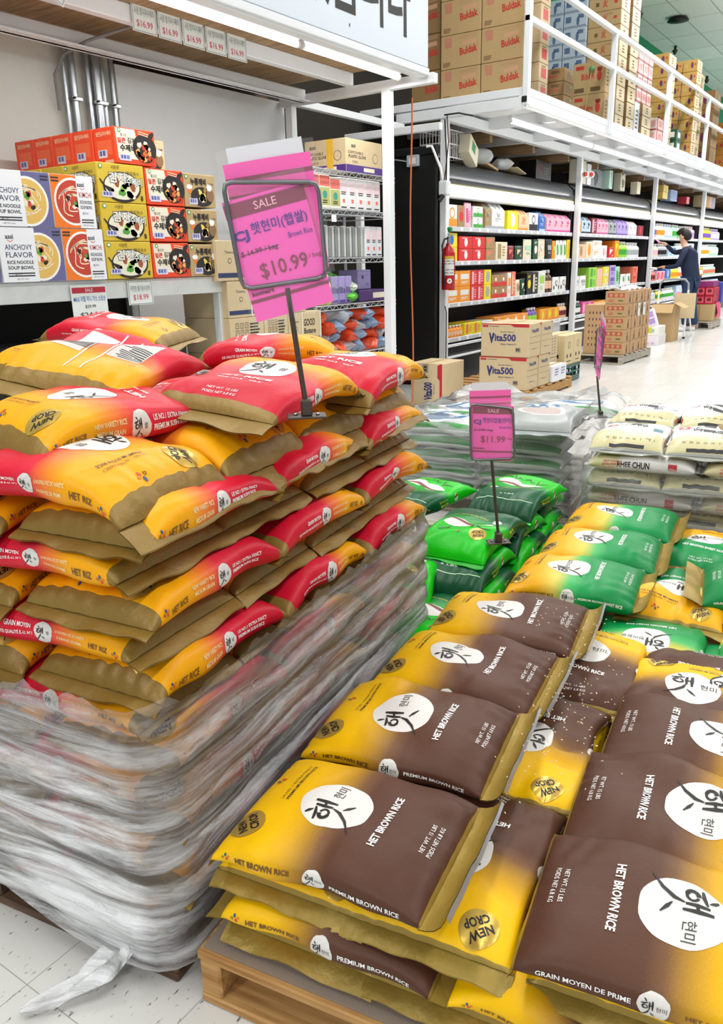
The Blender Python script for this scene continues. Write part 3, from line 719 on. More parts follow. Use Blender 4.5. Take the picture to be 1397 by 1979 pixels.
for q, v in enumerate((.45, .75, 1.05)):
    brown(.70, v, B0 + .055, 0, f'brown rice bag at the right side, second layer up, {O(q + 1)} from the front', fl=.02, T=.06)
pallet(.51, .60, 1.02, 1.22, .118, PINE, 'pale pine pallet under the brown rice bags')
cb = MB(); cb.box((0, 0, .0025), (1.0, 1.2, .004), M('#8E7F72', .8, vary=.1, bscale=6)); tag(cb.obj('slip_sheet', None, PW(.51, .60, .1185), TH), 'brown cardboard sheet on the pine pallet', 'cardboard')

# --- green and yellow stack behind it
def sweet(u, v, z, yaw, label, **kw): return brown(u, v, z, yaw, label, kind=SWEET, group='green and yellow rice bags', **kw)
for q, (u, v, z) in enumerate(((.31, 1.33, .205), (.61, 1.26, .215), (.88, 1.20, .2))):
    sweet(u, v, z, PI / 2, f'green rice bag with yellow near end behind the brown bags, {O(q)} from the left', fl=.04, tilt=(-.3, 0))
for q, v in enumerate((1.50, 1.80, 2.12)):
    sweet(.36 + .02 * q, v, .285 + .006 * q, (.0, .02, -.02)[q], f'puffed green and yellow rice bag of the left column, {O(q)} from the front', fl=(.018, .05), tilt=(-1.1, .3), fold=(0, .7), roll=.03, T=.088, seam=(.2, .4))
sweet(.66, 1.60, .25, PI / 2 - .06, 'yellow-ended green rice bag in the gap between green columns', fl=.04, wr=1.5)
sweet(.70, 2.06, .25, -PI / 2, 'green rice bag with yellow back in front of the white bags', fl=.03)
sweet(.92, 1.62, .29, PI + .05, 'dark green rice bag cut by the right picture edge', fl=.06, tilt=(0, .6), T=.09)
sweet(.93, 1.32, .215, -PI / 2, 'green rice bag peeking out under the right edge bag', fl=.03)
pallet(.66, 1.90, .94, 1.0, .118, PINE, 'pine pallet hidden under the green and yellow bags')

# --- bright green stack
def jas(u, v, z, yaw, label, **kw):
    global bi; bi += 1
    return sack(JAS, 'rice_bag', PW(u, v, z), TH + yaw, label, 'rice bag', 'bright green rice bags', seed=900 + bi * 3, **kw)
for q, v in enumerate((1.62, 2.06, 2.42)):
    for k in range(3):
        jas(-.05 + (.02 if k else 0), v - .05 + (.0 if k else .02), .335 - .072 * (k + 1) + .0, PI / 2 if k % 2 else -PI / 2,
                      f'bright green rice bag, {O(k + 1)} layer from top, {O(q)} from the front', fl=.04, droop=(.03, .03))
jas(-.055, 1.70, .34, PI / 2 - .08, 'bright green rice bag on top beside the small sign base', fl=.02, droop=(.02, .01))
jas(-.02, 2.20, .35, -PI / 2 - .1, 'bright green rice bag on top, dark end forward, behind the small sign', fl=.02, droop=(.01, .03))
jas(-.40, 2.1, .33, -PI / 2 - .2, 'bright green rice bag mostly hidden by the gold bag ends', fl=.02)
jas(-.22, 1.45, .27, PI / 2 + .2, 'bright green rice bag drooping over the front, left of the others', fl=.04, droop=(.05, 0))
jas(.02, 1.26, .19, PI / 2 - .1, 'lowest visible bright green rice bag, sticker near its front', fl=.03, droop=(.02, .0))
pallet(-.27, 1.95, .8, 1.2, .118, GREYW, 'grey pallet hidden under the bright green bags')
# --- white rice stack at the right
CRM = M('#D8CFA0', .35, vary=.12, bscale=300)
TEALP = M('#5A8A94', .5); REDT = M('#C83A40', .5)
def rhee_art(a, q):
    for (x, t, s_, an) in ((.02, -.03, .05, 90), (.05, .05, .045, 100)): brush_het(a, (x, t), s_, an)
    a.rect((.06, .10), (.05, .045), REDT, 0, 1)
    for k in range(4): a.stroke([(.06 - .018, .10 - .015 + .01 * k), (.06 + .018, .10 + .015 - .01 * k)], .003, WHITE, z=2)
    a.rect((-.02, -.105), (.035, .04), TEALP, 0, 1); a.lines((.11, 0), (.05, .2), INK, 3, 90, 1, 2)
    for sg, ang in ((-1, 0), (1, 180)):
        t = sg * q
        a.text('RHEE CHUN', (.03 * -sg * -1 if sg < 0 else -.03, t), BLACK, h=.026, w=.13, ang=ang, bold=.02); a.rect((.125 * (1 if sg < 0 else -1), t), (.035, .035), REDT, ang, 0)
        a.text('NEW VARIETY', (-.115 * (1 if sg < 0 else -1), t + .012 * (1 if sg < 0 else -1)), REDT, h=.008, w=.075, ang=ang, bold=.02); a.text('EXTRA FANCY RICE', (-.11 * (1 if sg < 0 else -1), t), REDT, h=.008, w=.09, ang=ang, bold=.02); a.text('U.S. NO.1', (-.13 * (1 if sg < 0 else -1), t - .012 * (1 if sg < 0 else -1)), REDT, h=.008, w=.045, ang=ang, bold=.02)
    a.rect((-.203, 0), (.012, .15), INK, 0, 1)
    for k, s_ in enumerate('ㅓㄴㅓ치이어마지'): a.text(s_, (-.165, -.11 + .028 * k), M('#4A4A28', .5), h=.016, ang=90)
RHEE = Kind('rhee', .43, .295, .078, ramp_mat('white_rice_sack', [(0, '#CFC79A'), (.30, '#D2CBA2'), (.345, '#E9E8E4'), (.8, '#EDECEA'), (1, '#DDDCD8')], .28, .35), M('#C9CBC4', .2, trans=.35), (.02, .02), rhee_art)
def rhee(u, v, z, yaw, label, **kw):
    global bi; bi += 1
    return sack(RHEE, 'rice_bag', PW(u, v, z), TH + yaw, label, 'rice bag', 'white rice bags', seed=1300 + bi * 3, fl=.02, **kw)
for k in range(6):
    z = .508 - .0765 * k
    if k % 2 == 0:
        for q in range(3): rhee(.345 + .305 * q, 2.74, z, PI / 2, f'white rice bag, cream end to front, {O(k)} layer from top, {O(q)} from left', droop=(.012, 0))
    else:
        for q in range(2): rhee(.41 + .46 * q, 2.665, z, 0, f'white rice bag, lettered long side to front, {O(k)} layer from top, {O(q)} from left')
for q in range(3): rhee(.36 + .3 * q, 3.20, .52, PI / 2 + .1 * (q - 1), f'white rice bag with black brush letters on the rear top row, {O(q)} from the left')
red(.94, 2.72, .585, PI + .25, 'red and yellow rice bag lying on the white bags at the right picture edge', group='red rice bag on the white stack')
pallet(.80, 3.05, 1.1, 1.1, .118, GREYW, 'grey pallet under the white rice bags')
# --- film-wrapped stack of white and green bags further back
GRB = M('#1E8E2A', .4)
def band_art(a, q):
    for sg in (-1, 1): a.rect((0, sg * (q - .018)), (.42, .042), GRB, 0, 0)
    a.disc((0, 0), (.13, .09), M('#2A6C9E', .5), 0, 26, .06); a.disc((.02, .02), (.06, .04), M('#DCE6EC', .5), 1, 16, .1); a.text('HUN NA IL MI', (.03, -q + .016), INK, h=.012, w=.11, z=2)
    a.stroke([(-.12, -.02), (-.04, .03), (.05, -.03), (.12, .02)], .016, M('#E4ECF0', .5), z=2)
PALE = M('#EDEEEE', .32, bump=.25, bscale=25)
WRAP = Kind('wrap', .44, .30, .078, PALE, M('#B9BCB9', .3), (0, 0), band_art)
def wrapb(u, v, z, yaw, label, **kw):
    global bi; bi += 1
    return sack(WRAP, 'rice_bag', PW(u, v, z), TH + yaw, label, 'rice bag', 'white bags with green bands', seed=1600 + bi * 3, fl=.015, seams=False, **kw)
for k in range(5):
    z = .425 - .077 * k
    for q in range(2): wrapb(-.24 - .455 * q, 3.17, z, 0, f'wrapped white bag with green band, {O(k)} layer from top, {O(q)} from right')
for q in range(2): wrapb(-.24 - .455 * q, 3.50, .425, 0, f'white bag with blue print under film, second row on top, {O(q)} from right')
wrapb(-.10, 3.82, .43, .2, 'white bag with blue print under film, rear right corner by the rear sign')
pallet(-.48, 3.6, .98, 1.1, .118, GREYW, 'grey pallet under the film-wrapped white and green bags')
GRY = M('#9DA2A0', .35, bump=.25, bscale=25); 
def grey_art(a, q):
    a.disc((-.07, -.01), (.085, .115), M('#DCD3D4', .4), 0, 28, .02); a.disc((-.078, -.01), (.066, .092), M('#B8A6A2', .5, vary=.3, bscale=420), 1, 28, .03)
    a.disc((.09, .02), (.075, .09), M('#2F6A96', .45), 0, 24, .05)
    rr = random.Random(4)
    for k in range(14): a.disc((.09 + rr.uniform(-.06, .06), .02 + rr.uniform(-.075, .075)), (.012, .02), M('#E8EDEE', .4), 1, 8, .2, 30 * k)
    for k in range(5): a.stroke([(.18, -.10 + .05 * k), (.14, -.09 + .05 * k)], .008, M('#3E4444', .5), z=1)
GREY = Kind('grey', .50, .36, .10, GRY, M('#8B9190', .35), (0, 0), grey_art)
sack(GREY, 'rice_bag', PW(-.13, 3.02, .50), TH + PI / 2 + .05, 'plump grey rice bag with oval window lying on the wrapped stack', 'rice bag', None, seed=77, fl=.05, droop=(.0, .0))
# ------------------------------------------------------------------ cartons
KRAFT = M('#B89A6C', .75, vary=.06, bscale=9); KRAFTL = M('#CDB892', .75, vary=.05, bscale=9); KRAFTD = M('#8F7048', .8, vary=.08, bscale=9); TAPE = M('#C4A878', .35)
def carton(name, x, y, z, sx, sy, sz, m, label, cat='box', group=None, front=None, end=None, top=None, rz=0, flap=True, ch=.004, parts=True):
    """x = front plane (faces the aisle, +x), y = near end plane (faces -y), z = base; front/end/top are functions drawing into an Art of that face"""
    b = MB(); b.box((0, 0, sz / 2), (sx, sy, sz), m, ch)
    if front:
        a = Art(); front(a, sy, sz); b.art(a, face_fn((sx / 2, 0, sz / 2), (0, 1, 0), (0, 0, 1)))
    if end:
        a = Art(); end(a, sx, sz); b.art(a, face_fn((0, -sy / 2, sz / 2), (1, 0, 0), (0, 0, 1)))
    o = b.obj(name, None, (x - sx / 2, y + sy / 2, z), rz)
    if flap:
        t = MB(); t.box((0, 0, sz + .0006), (min(.05, sx * .3), sy * .98, .0012), TAPE, 0) if not top else t.art(Art(), face_fn((0, 0, 0), (1, 0, 0), (0, 1, 0)))
        if t.v: t.obj('tape', o)
    return tag(o, label, cat, group)

# ---- left shelf with noodle cartons
SX = -3.80
sh = empty('shelf_unit', (SX, 2.2, 0)); tag(sh, 'white steel shelf unit with a dark interior under the noodle cartons', 'shelf')
SCUFF = M('#DADDDC', .5, vary=.12, bscale=14)
part_box('shelf_top', sh, -.92, .0, -2.5, 1.83, 1.215, 1.255, PAINTW); part_box('front_band', sh, -.03, .006, -2.5, 1.83, 1.15, 1.253, SCUFF)
for y in (1.76, -.4):
    part_box('upright', sh, -.06, .0, y, y + .06, 0, 1.15, SCUFF); part_box('upright', sh, -.92, -.86, y, y + .06, 0, 1.15, SCUFF)
part_box('back_panel', sh, -.94, -.92, -2.5, 1.83, 0, 1.21, M('#0C0C0D', .6)); part_box('lower_shelf', sh, -.92, -.03, -2.5, 1.76, .55, .58, M('#1A1A1B', .6))
for q, (y, w_) in enumerate(((3.05, .42), (3.5, .36), (2.5, .45))):
    b = MB(); b.box((0, 0, .17), (.3, w_, .34), M('#18191B', .35), .03); o = b.obj('tool_case', None, (-4.1, y + .12, .582)); tag(o, f'black plastic case in the dark space under the noodle shelf, {("middle one", "right one", "left one")[q]}', 'case', 'black cases under the noodle shelf')
    h = MB(); h.tube([(.155, -.08, .22), (.185, -.07, .24), (.185, .07, .24), (.155, .08, .22)], .012, M('#26282B', .3), 8); h.obj('handle', o)
PURP = M('#6A6796', .45); ORNG = M('#F07A1E', .45); REDO = M('#F0491E', .45); CREAMC = M('#EEE3CE', .5); MUST = M('#D8B836', .45); TANB = M('#B79C6E', .55); NOOD = M('#F0DFC0', .5); BROTH = M('#E0B860', .45); BROTHR = M('#C2402E', .45)
GRN = M('#4F9A3A', .5); BOWLD = M('#2B2422', .4); BARC = M('#3A4CA0', .5); LILAC = M('#D9D4EA', .5)
def bowl(a, c, r, rim, broth, seed=0, toppings=True):
    a.disc(c, r, rim, 1, 32); a.disc(c, r * .9, broth, 2, 32)
    rr = random.Random(seed)
    for k in range(9):
        p0 = rr.uniform(0, 6.28); R = rr.uniform(.2, .66) * r
        a.stroke([(c[0] + R * math.cos(p0 + t) + .12 * r * math.sin(3 * t), c[1] + R * math.sin(p0 + t)) for t in np.linspace(0, rr.uniform(1.4, 3), 8)], .05 * r, NOOD, z=3)
    if toppings:
        for k in range(8):
            q = (c[0] + rr.uniform(-.35, .3) * r, c[1] + rr.uniform(-.3, .35) * r); a.disc(q, (.13 * r, .09 * r), (GRN, RED_L, CREAMC, BOWLD)[k % 4], 4, 10, .1, rr.uniform(0, 180))
def assi(kind):
    def f(a, w, h):
        wl = w * .56
        if kind == 'anchovy':
            a.rect((0, 0), (w * .99, h * .99), PURP, z=0); bowl(a, (w * .12, -.01), h * .45, WHITE, BROTH, 3); a.rect((-w / 2 + wl / 2, 0), (wl, h * .99), M('#ECEDF2', .5), z=5); cx = -w / 2 + wl * .52; ink = M('#3A3A60', .5); t = ('ANCHOVY', 'FLAVOR')
            a.lines((w * .42, h * .40), (.05, .03), INK, 2, 0, 3)
        else:
            wl = w * .40
            a.rect((0, 0), (w * .99, h * .99), ORNG, z=0); bowl(a, (.0, -.0), h * .45, WHITE, BROTHR, 8); a.rect((w / 2 - wl / 2, -.0), (wl, h * .99), M('#ECEDF2', .5), z=5); cx = w / 2 - wl * .52; ink = M('#C23A2E', .5); t = ('KIMCHI',)
            a.lines((-w * .38, h * .40), (.05, .03), INK, 2, 0, 3)
        a.text('assi', (cx - wl * .22, h * .33), INK, h=.022, bold=.02, z=7); a.stroke([(cx - wl * .28 + .03 * k / 5, h * .27 - .008 * math.sin(PI * k / 5)) for k in range(6)], .003, RED_L, z=7)
        y = h * .14
        for s_ in t: a.text(s_, (cx, y), ink, h=.026, w=wl * .74, bold=.005, z=7); y -= .036
        for s_ in ('RICE NOODLE', 'SOUP BOWL'): a.text(s_, (cx, y), INK, h=.017, w=wl * .72, bold=.02, z=7); y -= .026
        a.text('쌀국수', (cx - wl * .1, y - .004), INK, h=.013, z=7)
        a.lines((cx, -h * .36), (wl * .75, .025), INK, 2, 0, 6, 2); a.text('NET WT. 3.4oz', (cx, -h * .44), INK, h=.007, z=7)
    return f
def potato(a, w, h):
    a.disc((0, -.02), (w * .40, h * .40), BOWLD, 1, 30); a.disc((.0, -.015), (w * .37, h * .35), M('#E6E4CC', .5), 2, 30)
    rr = random.Random(5)
    for k in range(12): a.disc((rr.uniform(-.25, .25) * w, rr.uniform(-.34, .05) * h), (.026, .018), (CREAMC, GRN, M('#8FC04A', .5), CREAMC, M('#A0522D', .5))[k % 5], 3, 12, .1, 30 * k)
    a.stroke([(-w * .46, h * .08), (-w * .36, -h * .10), (-w * .24, -h * .2)], [.008, .012, .03], BOWLD, z=4)
    a.text('감자', (-w * .08, h * .14), BLACK, h=h * .30, w=w * .40, bold=.05, z=5); a.text('감자', (-w * .08, h * .14), WHITE, h=h * .27, w=w * .38, bold=.02, z=7)
    a.text('수제비', (w * .26, h * .06), BLACK, h=h * .24, w=w * .36, bold=.05, z=5); a.text('수제비', (w * .26, h * .06), WHITE, h=h * .21, w=w * .34, bold=.02, z=7)
    a.text('멸치육수', (w * .25, h * .27), INK, h=h * .10, w=w * .28, z=6); a.text('시원한', (-w * .12, h * .40), INK, h=h * .1, z=6); a.disc((-w * .42, h * .41), .013, GRN, 5, 14); a.disc((-w * .42, h * .41), .008, WHITE, 6, 14)
    a.barcode((-w * .32, -h * .30), (w * .24, h * .14), BARC, LILAC, z=5); a.text('8', (w * .40, -h * .36), BLACK, h=h * .14, bold=.03, z=6)
def kimchi_s(a, w, h):
    a.poly([(-w * .44, -h * .36), (w * .12, -h * .36), (-.0, h * .47), (-w * .47, h * .47)], CREAMC, 1); a.disc((w * .22, -.03 * h), (w * .30, h * .40), BOWLD, 2, 28); a.stroke([(w * .30, h * .12), (w * .40, h * .36), (w * .47, h * .44)], [.05, .03, .015], BOWLD, z=3)
    rr = random.Random(9)
    for k in range(16): a.disc((w * (.24 + rr.uniform(-.2, .2)), h * rr.uniform(-.38, .14)), (.018, .014), (M('#E06A30', .5), CREAMC, M('#F0A860', .5), M('#C23A1E', .5))[k % 4], 4, 10, .15, 25 * k)
    a.text('얼큰', (-w * .34, h * .14), M('#D0342C', .5), h=h * .15, w=w * .20, bold=.03, z=5); a.text('김치', (-w * .10, h * .16), BLACK, h=h * .16, w=w * .20, bold=.02, z=5); a.text('수제비', (-w * .20, -h * .06), BLACK, h=h * .20, w=w * .38, bold=.03, z=6)
    a.text('쫄깃한', (-w * .28, h * .29), INK, h=h * .08, z=5); a.disc((-w * .38, h * .41), .012, GRN, 5, 12); a.disc((-w * .38, h * .41), .007, WHITE, 6, 12)
    a.barcode((-w * .28, -h * .33), (w * .28, h * .17), BARC, LILAC, z=5); a.lines((w * .22, h * .38), (w * .28, h * .12), M('#F6C0A0', .5), 2, -8, 5)
def nurung(a, w, h):
    a.disc((w * .05, -h * .18), (w * .36, h * .30), BOWLD, 1, 28); rr = random.Random(2)
    for k in range(14): a.disc((w * (.05 + rr.uniform(-.25, .25)), h * rr.uniform(-.34, -.0)), (.02, .013), (M('#E8D060', .5), CREAMC, M('#6A6A40', .5), M('#A87840', .5))[k % 4], 2, 10, .15, 40 * k)
    a.disc((w * .32, -h * .12), (w * .12, h * .2), M('#8A6A48', .5), 3, 16); a.disc((w * .30, h * .12), .022, WHITE, 4, 18)
    a.text('누룽제비', (-w * .05, h * .27), BLACK, h=h * .22, w=w * .50, bold=.04, z=5); a.disc((-w * .42, h * .40), .013, GRN, 5, 12); a.disc((-w * .42, h * .40), .007, WHITE, 6, 12)
    a.disc((-w * .34, h * .10), (.024, .014), WHITE, 3, 14); a.disc((-w * .33, h * .0), (.014, .02), ORNG, 2, 12); a.barcode((-w * .24, -h * .33), (w * .26, h * .18), BARC, LILAC, z=5); a.lines((w * .36, h * .22), (w * .18, h * .06), INK, 2, 0, 5)
def orange_end(a, w, h):
    a.text('얼큰김치수제비', (0, h * .33), M('#F6C8A0', .5), h=h * .13, w=w * .7, bold=.03, z=2); a.rect((0, -.01), (w * .7, h * .40), M('#F2683C', .5), z=0)
    a.barcode((-w * .1, -h * .22), (w * .42, h * .22), BARC, LILAC, z=2, n=8); a.rect((w * .18, -h * .44), (w * .4, h * .08), M('#E9B8A8', .5), z=1)
for row, z in ((1, 1.2565), (0, 1.5215)):
    t = ('lower', 'upper')[1 - row] if False else ('upper' if row == 0 else 'lower')
    dy = 0 if row else -.03
    carton('noodle_box', -3.765, 2.415 + dy, z, .30, .365, .263, M('#E4E5EA', .5), f'purple and white noodle bowl box with ANCHOVY FLAVOR lettering, {t} of two', 'box', 'noodle bowl boxes', front=assi('anchovy'))
    carton('noodle_box', -3.765, 2.783 + dy, z, .30, .262, .263, M('#E4E5EA', .5), f'orange and white noodle bowl box with KIMCHI lettering, {t} of two', 'box', 'noodle bowl boxes', front=assi('kimchi'))
carton('noodle_box', -3.765, 2.04, 1.2565, .30, .365, .263, M('#E4E5EA', .5), 'white noodle box cut by the left picture edge on the shelf', 'box', 'noodle bowl boxes', front=assi('anchovy'))
for k in range(3):
    z = 1.2565 + .2035 * k; t = ('bottom', 'middle', 'top')[k]
    carton('noodle_box', -3.765, 3.055, z, .28, .33, .201, MUST, f'mustard yellow potato noodle box, {t} of its stack', 'box', 'potato noodle boxes', front=potato, end=potato)
    carton('noodle_box', -3.765, 3.392, z, .28, .295, .196, REDO, f'orange and cream kimchi noodle box, {t} of its stack', 'box', 'kimchi noodle boxes', front=kimchi_s, end=orange_end)
    carton('noodle_box', -3.765, 3.692, z, .28, .265, .19, TANB, f'tan noodle box with a dark bowl picture, {t} of its stack', 'box', 'tan noodle boxes', front=nurung)
for k in range(5):
    carton('noodle_box', -3.765 - .18 * k, 3.20 if k == 0 else 3.195, 1.8695, .177, .29, .185, REDO, f'orange noodle box of the top row, {ORD[k]} back from the aisle', 'box', 'orange noodle boxes on top', front=kimchi_s if k == 0 else None, end=orange_end)
carton('noodle_box', -3.99, 3.52, 1.8695, .2, .25, .185, KRAFTL, 'pale box with bowl picture behind the top orange noodle box', 'box', front=nurung)
for k in range(4):   # second rows that carry the top row
    carton('noodle_box', -4.055 - .2 * (k % 2), 3.06 + .33 * (k // 2), 1.2565, .19, .32, .61, MUST if k < 2 else REDO, f'tall plain noodle carton behind the front boxes, {ORD[k]}', 'box', 'stock cartons behind the noodle boxes')
for k in range(2): carton('noodle_box', -4.46, 3.06 + .33 * k, 1.2565, .22, .32, .61, REDO, f'tall plain orange carton at the back of the shelf, {ORD[k]}', 'box', 'stock cartons behind the noodle boxes')
# price tags
def price_tag(x, y, z, w_, h_, label, lines, red_head=False, rz=0, name='price_tag', group='price tags on the shelf edge', tilt=0):
    b = MB(); b.box((0, 0, 0), (.0025, w_, h_), M('#E6EAE6', .35), 0)
    a = Art()
    if red_head: a.rect((0, h_ * .36), (w_ * .94, h_ * .16), M('#B8283A', .5)); a.text('SALE', (0, h_ * .36), WHITE, h=h_ * .09, z=2)
    else:
        for (c, d) in (((0, h_ * .46), (w_ * .92, .003)), ((0, -h_ * .46), (w_ * .92, .003)), ((-w_ * .46, 0), (.003, h_ * .92)), ((w_ * .46, 0), (.003, h_ * .92))): a.rect(c, d, M('#5C7A78', .5))
    for s_, yy, hh, ww, m in lines: a.text(s_, (0, h_ * yy), m, h=h_ * hh, w=w_ * ww, z=2, bold=.01)
    b.art(a, face_fn((.0013, 0, 0), (0, 1, 0), (0, 0, 1))); o = b.obj(name, None, (x, y, z), rz); o.rotation_euler = (tilt, 0, rz)
    return tag(o, label, 'price tag', group)
RT = M('#D0566A', .5); BT = M('#2E6CB0', .5); GT = M('#8E9C98', .5)
price_tag(-3.782, 2.925, 1.135, .235, .19, 'white SALE price tag with red header, left of the small tag under the noodle shelf', [('MAX 리필 미니 가스 스토브', .12, .16, .9, BT), ('$29.99', -.1, .1, .3, INK), ('$24.00', -.34, .17, .62, INK)], True, .0)
price_tag(-3.785, 3.29, 1.175, .185, .135, 'white 18.99 price tag with green border on the noodle shelf edge', [('자연찬 물기둥수호박', .18, .24, .8, GT), ('$18.99', -.2, .26, .62, RT)])
for q in range(5):
    price_tag(-3.975, 3.69 + .198 * q, 2.70 - .002 * q, .185, .155, f'white 16.99 price tag hanging from the left canopy beam, {ORD[q]} from the left', [('시원 멸치육수제비', .2, .26, .8, GT), ('$16.99', -.22, .26, .66, RT)], group='price tags hanging from the canopy beam')
price_tag(-3.90, 3.02, 2.73, .2, .16, 'tilted white 16.99 price tag hanging at the top left corner', [('시원 멸치육수제비', .2, .26, .8, GT), ('$16.99', -.22, .26, .66, RT)], group='price tags hanging from the canopy beam', tilt=-.5)

# ---- cartons of gas canisters beside the shelf
NAVY = M('#27365E', .5); STRAP = M('#E2DCCB', .4)
def butane(a, w, h):
    a.rect((0, -h * .36), (w * .99, h * .12), NAVY, z=0); a.text('GOOD', (w * .12, h * .17), BLACK, h=h * .22, w=w * .34, bold=.02, z=2); a.text('Butane', (w * .13, -h * .09), BLACK, h=h * .17, w=w * .36, bold=.02, z=2)
    a.disc((-w * .28, -.0), h * .07, INK, 1, 16); a.disc((-w * .28, -.0), h * .055, KRAFTL, 2, 16); a.text('Taewoo', (-w * .28, h * .22), INK, h=h * .07, w=w * .16, z=2); a.rect((-w * .1, 0), (.014, h * .99), STRAP, z=4); a.rect((w * .46, 0), (.014, h * .99), STRAP, z=4)
def icons(a, w, h):
    a.rect((0, -h * .36), (w * .99, h * .12), NAVY, z=0)
    for i in range(3):
        for j in range(2): a.rect((-w * .3 + i * w * .14, h * .28 - j * h * .2), (w * .1, h * .15), INK, z=1); a.rect((-w * .3 + i * w * .14, h * .28 - j * h * .2), (w * .08, h * .12), KRAFTL, z=2); a.text('↑', (-w * .3 + i * w * .14, h * .28 - j * h * .2), INK, h=h * .09, z=3)
    a.lines((w * .26, .05 * h), (w * .38, h * .6), INK, 7, 0, 1, 4)
for q, (y, z, sy, sz, art_, lab) in enumerate(((3.98, .745, .34, .235, icons, 'kraft gas carton with icons below the sale sign, lower row left'), (4.325, .745, .26, .235, icons, 'kraft gas carton, icon side, lower row middle'), (4.59, .745, .395, .235, butane, 'kraft GOOD Butane gas carton, lower row right'),
        (3.98, .982, .56, .235, butane, 'kraft GOOD Butane gas carton, upper row below the sale sign'), (4.545, .982, .25, .235, icons, 'kraft gas carton, icon side, upper row right'), (3.90, 1.22, .54, .25, butane, 'kraft gas carton topmost, half hidden by the sale sign'),
        (3.98, .505, .5, .238, butane, 'kraft gas carton of the third row down, left'), (4.485, .505, .5, .238, butane, 'kraft gas carton of the third row down, right'), (3.98, .262, .5, .24, butane, 'kraft gas carton second from floor, left'), (4.485, .262, .5, .24, butane, 'kraft gas carton second from floor, right'), (3.98, .02, .5, .24, butane, 'kraft gas carton on the floor, left'), (4.485, .02, .5, .24, butane, 'kraft gas carton on the floor, right'))):
    carton('gas_carton', -3.74, y, z, .42, sy, sz, KRAFTL, lab, 'box', 'gas canister cartons', front=art_)

# ---- chrome wire rack
CHR = M('#C2C5C8', .3, .85); LG = M('#D8D9DC', .4)
rk = empty('wire_rack', (-3.80, 5.0, 0)); tag(rk, 'chrome wire shelving rack with mixed goods beside the dark gap', 'rack')
for x in (-.02, -.52):
    for y in (.02, 1.15):
        b = MB(); b.tube([(x, y, 0), (x, y, 2.06)], .0135, CHR, 10); b.obj('post', rk)
RZ = (1.99, 1.71, 1.355, 1.0, .60)
for z in RZ:
    b = MB()
    for x in (-.005, -.53):
        b.tube([(x, 0, z), (x, 1.17, z)], .005, CHR, 6); b.tube([(x, 0, z - .035), (x, 1.17, z - .035)], .005, CHR, 6)
        n = 26; b.tube([(x, 1.17 * k / n, z - (.035 if k % 2 else .002)) for k in range(n + 1)], .0035, CHR, 5)
    for y in (0, 1.17):
        b.tube([(-.005, y, z), (-.53, y, z)], .005, CHR, 6); b.tube([(-.005, y, z - .035), (-.53, y, z - .035)], .005, CHR, 6)
    for k in range(24): b.tube([(-.005, .03 + 1.11 * k / 23, z), (-.53, .03 + 1.11 * k / 23, z)], .0025, CHR, 4)
    b.obj('wire_shelf', rk)
def glove(a, w, h):
    a.rect((0, -h * .38), (w * .99, h * .22), M('#4B2A80', .5), z=0); a.text('assi', (-w * .3, h * .3), INK, h=h * .12, z=2, bold=.02); a.text('DISPOSABLE', (-w * .24, h * .1), INK, h=h * .08, w=w * .4, z=2); a.text('PLASTIC GLOVE', (-w * .2, -h * .02), INK, h=h * .09, w=w * .46, z=2, bold=.02); a.text('위생장갑', (-w * .26, -h * .18), INK, h=h * .08, z=2)
    a.disc((w * .3, h * .0), h * .15, INK, 1, 20); a.disc((w * .3, h * .0), h * .135, KRAFTL, 2, 20); a.rect((w * .12, -h * .38), (w * .3, h * .12), CREAMC, z=1)
def glove_end(a, w, h):
    glove(a, w, h); a.rect((w * .12, h * .06), (w * .16, h * .88), M('#E0B030', .4), z=4)
carton('glove_carton', -3.83, 5.50, 1.996, .40, .52, .245, KRAFTL, 'kraft disposable glove carton with purple band on the wire rack top', 'box', front=glove, end=glove_end)
# goods on the rack
GC = 0
def goods(name, x, y, z, sx, sy, sz, m, label, group=None, front=None, cat='package', ch=.006, rz=0): return carton(name, x, y, z, sx, sy, sz, m, label, cat, group, front=front, flap=False, ch=ch, rz=rz)
def panel(c1, c2, c3=None):
    def f(a, w, h):
        a.rect((0, h * .28), (w * .94, h * .3), c1); a.rect((0, -h * .15), (w * .94, h * .5), c2); a.disc((0, -h * .1), min(w, h) * .22, c3 or WHITE, 2, 16); a.lines((0, -h * .3), (w * .5, h * .12), INK, 2, 0, 3)
    return f
PKR = M('#F07868', .5); OLV = M('#B5B86A', .5); PALEP = M('#F0D4D8', .5); TEAL = M('#3A9A8A', .5)
for k in range(3): goods('filter_pack', -3.83, 5.01 + .135 * k, 1.716, .36, .13, .25 - .02 * (k == 2), M('#EDEAE0', .4), f'red and olive snack pack on the second rack shelf, {ORD[k]} from the left', 'red and olive packs', panel(PKR, OLV, TEAL))
def slimpack(a, w, h):
    a.rect((0, h * .2), (w * .8, h * .36), PALEP); a.lines((-.0, .02 * h), (w * .6, h * .12), INK, 2, 0, 2); a.rect((0, -h * .22), (w * .3, h * .12), PKR, z=1); a.lines((0, -h * .42), (w * .7, h * .08), INK, 1, 0, 1)
for k in range(5): goods('bottle_brush_pack', -3.83, 5.40 + .118 * k, 1.716, .36, .112, .235, M('#ECEBEA', .4), f'white carded pack with pink panel, {ORD[k]} on the second rack shelf', 'white carded packs', slimpack)
for k in range(18): goods('carded_pouch', -3.84, 5.02 + .040 * k, 1.361, .34, .028, .225 + .006 * (k % 3), M('#C9CCC8', .35) if k % 2 else M('#8E9290', .3), f'thin grey pouch standing on edge, {ORD[k]} in the third rack shelf', 'thin grey pouches', None)
for k in range(3): goods('carded_pouch', -3.83, 5.75 + .085 * k, 1.361, .34, .08, .24, M('#E4E8EA', .4), f'white pouch facing out at the right end of third rack shelf, {ORD[k]}', 'white pouches', slimpack)
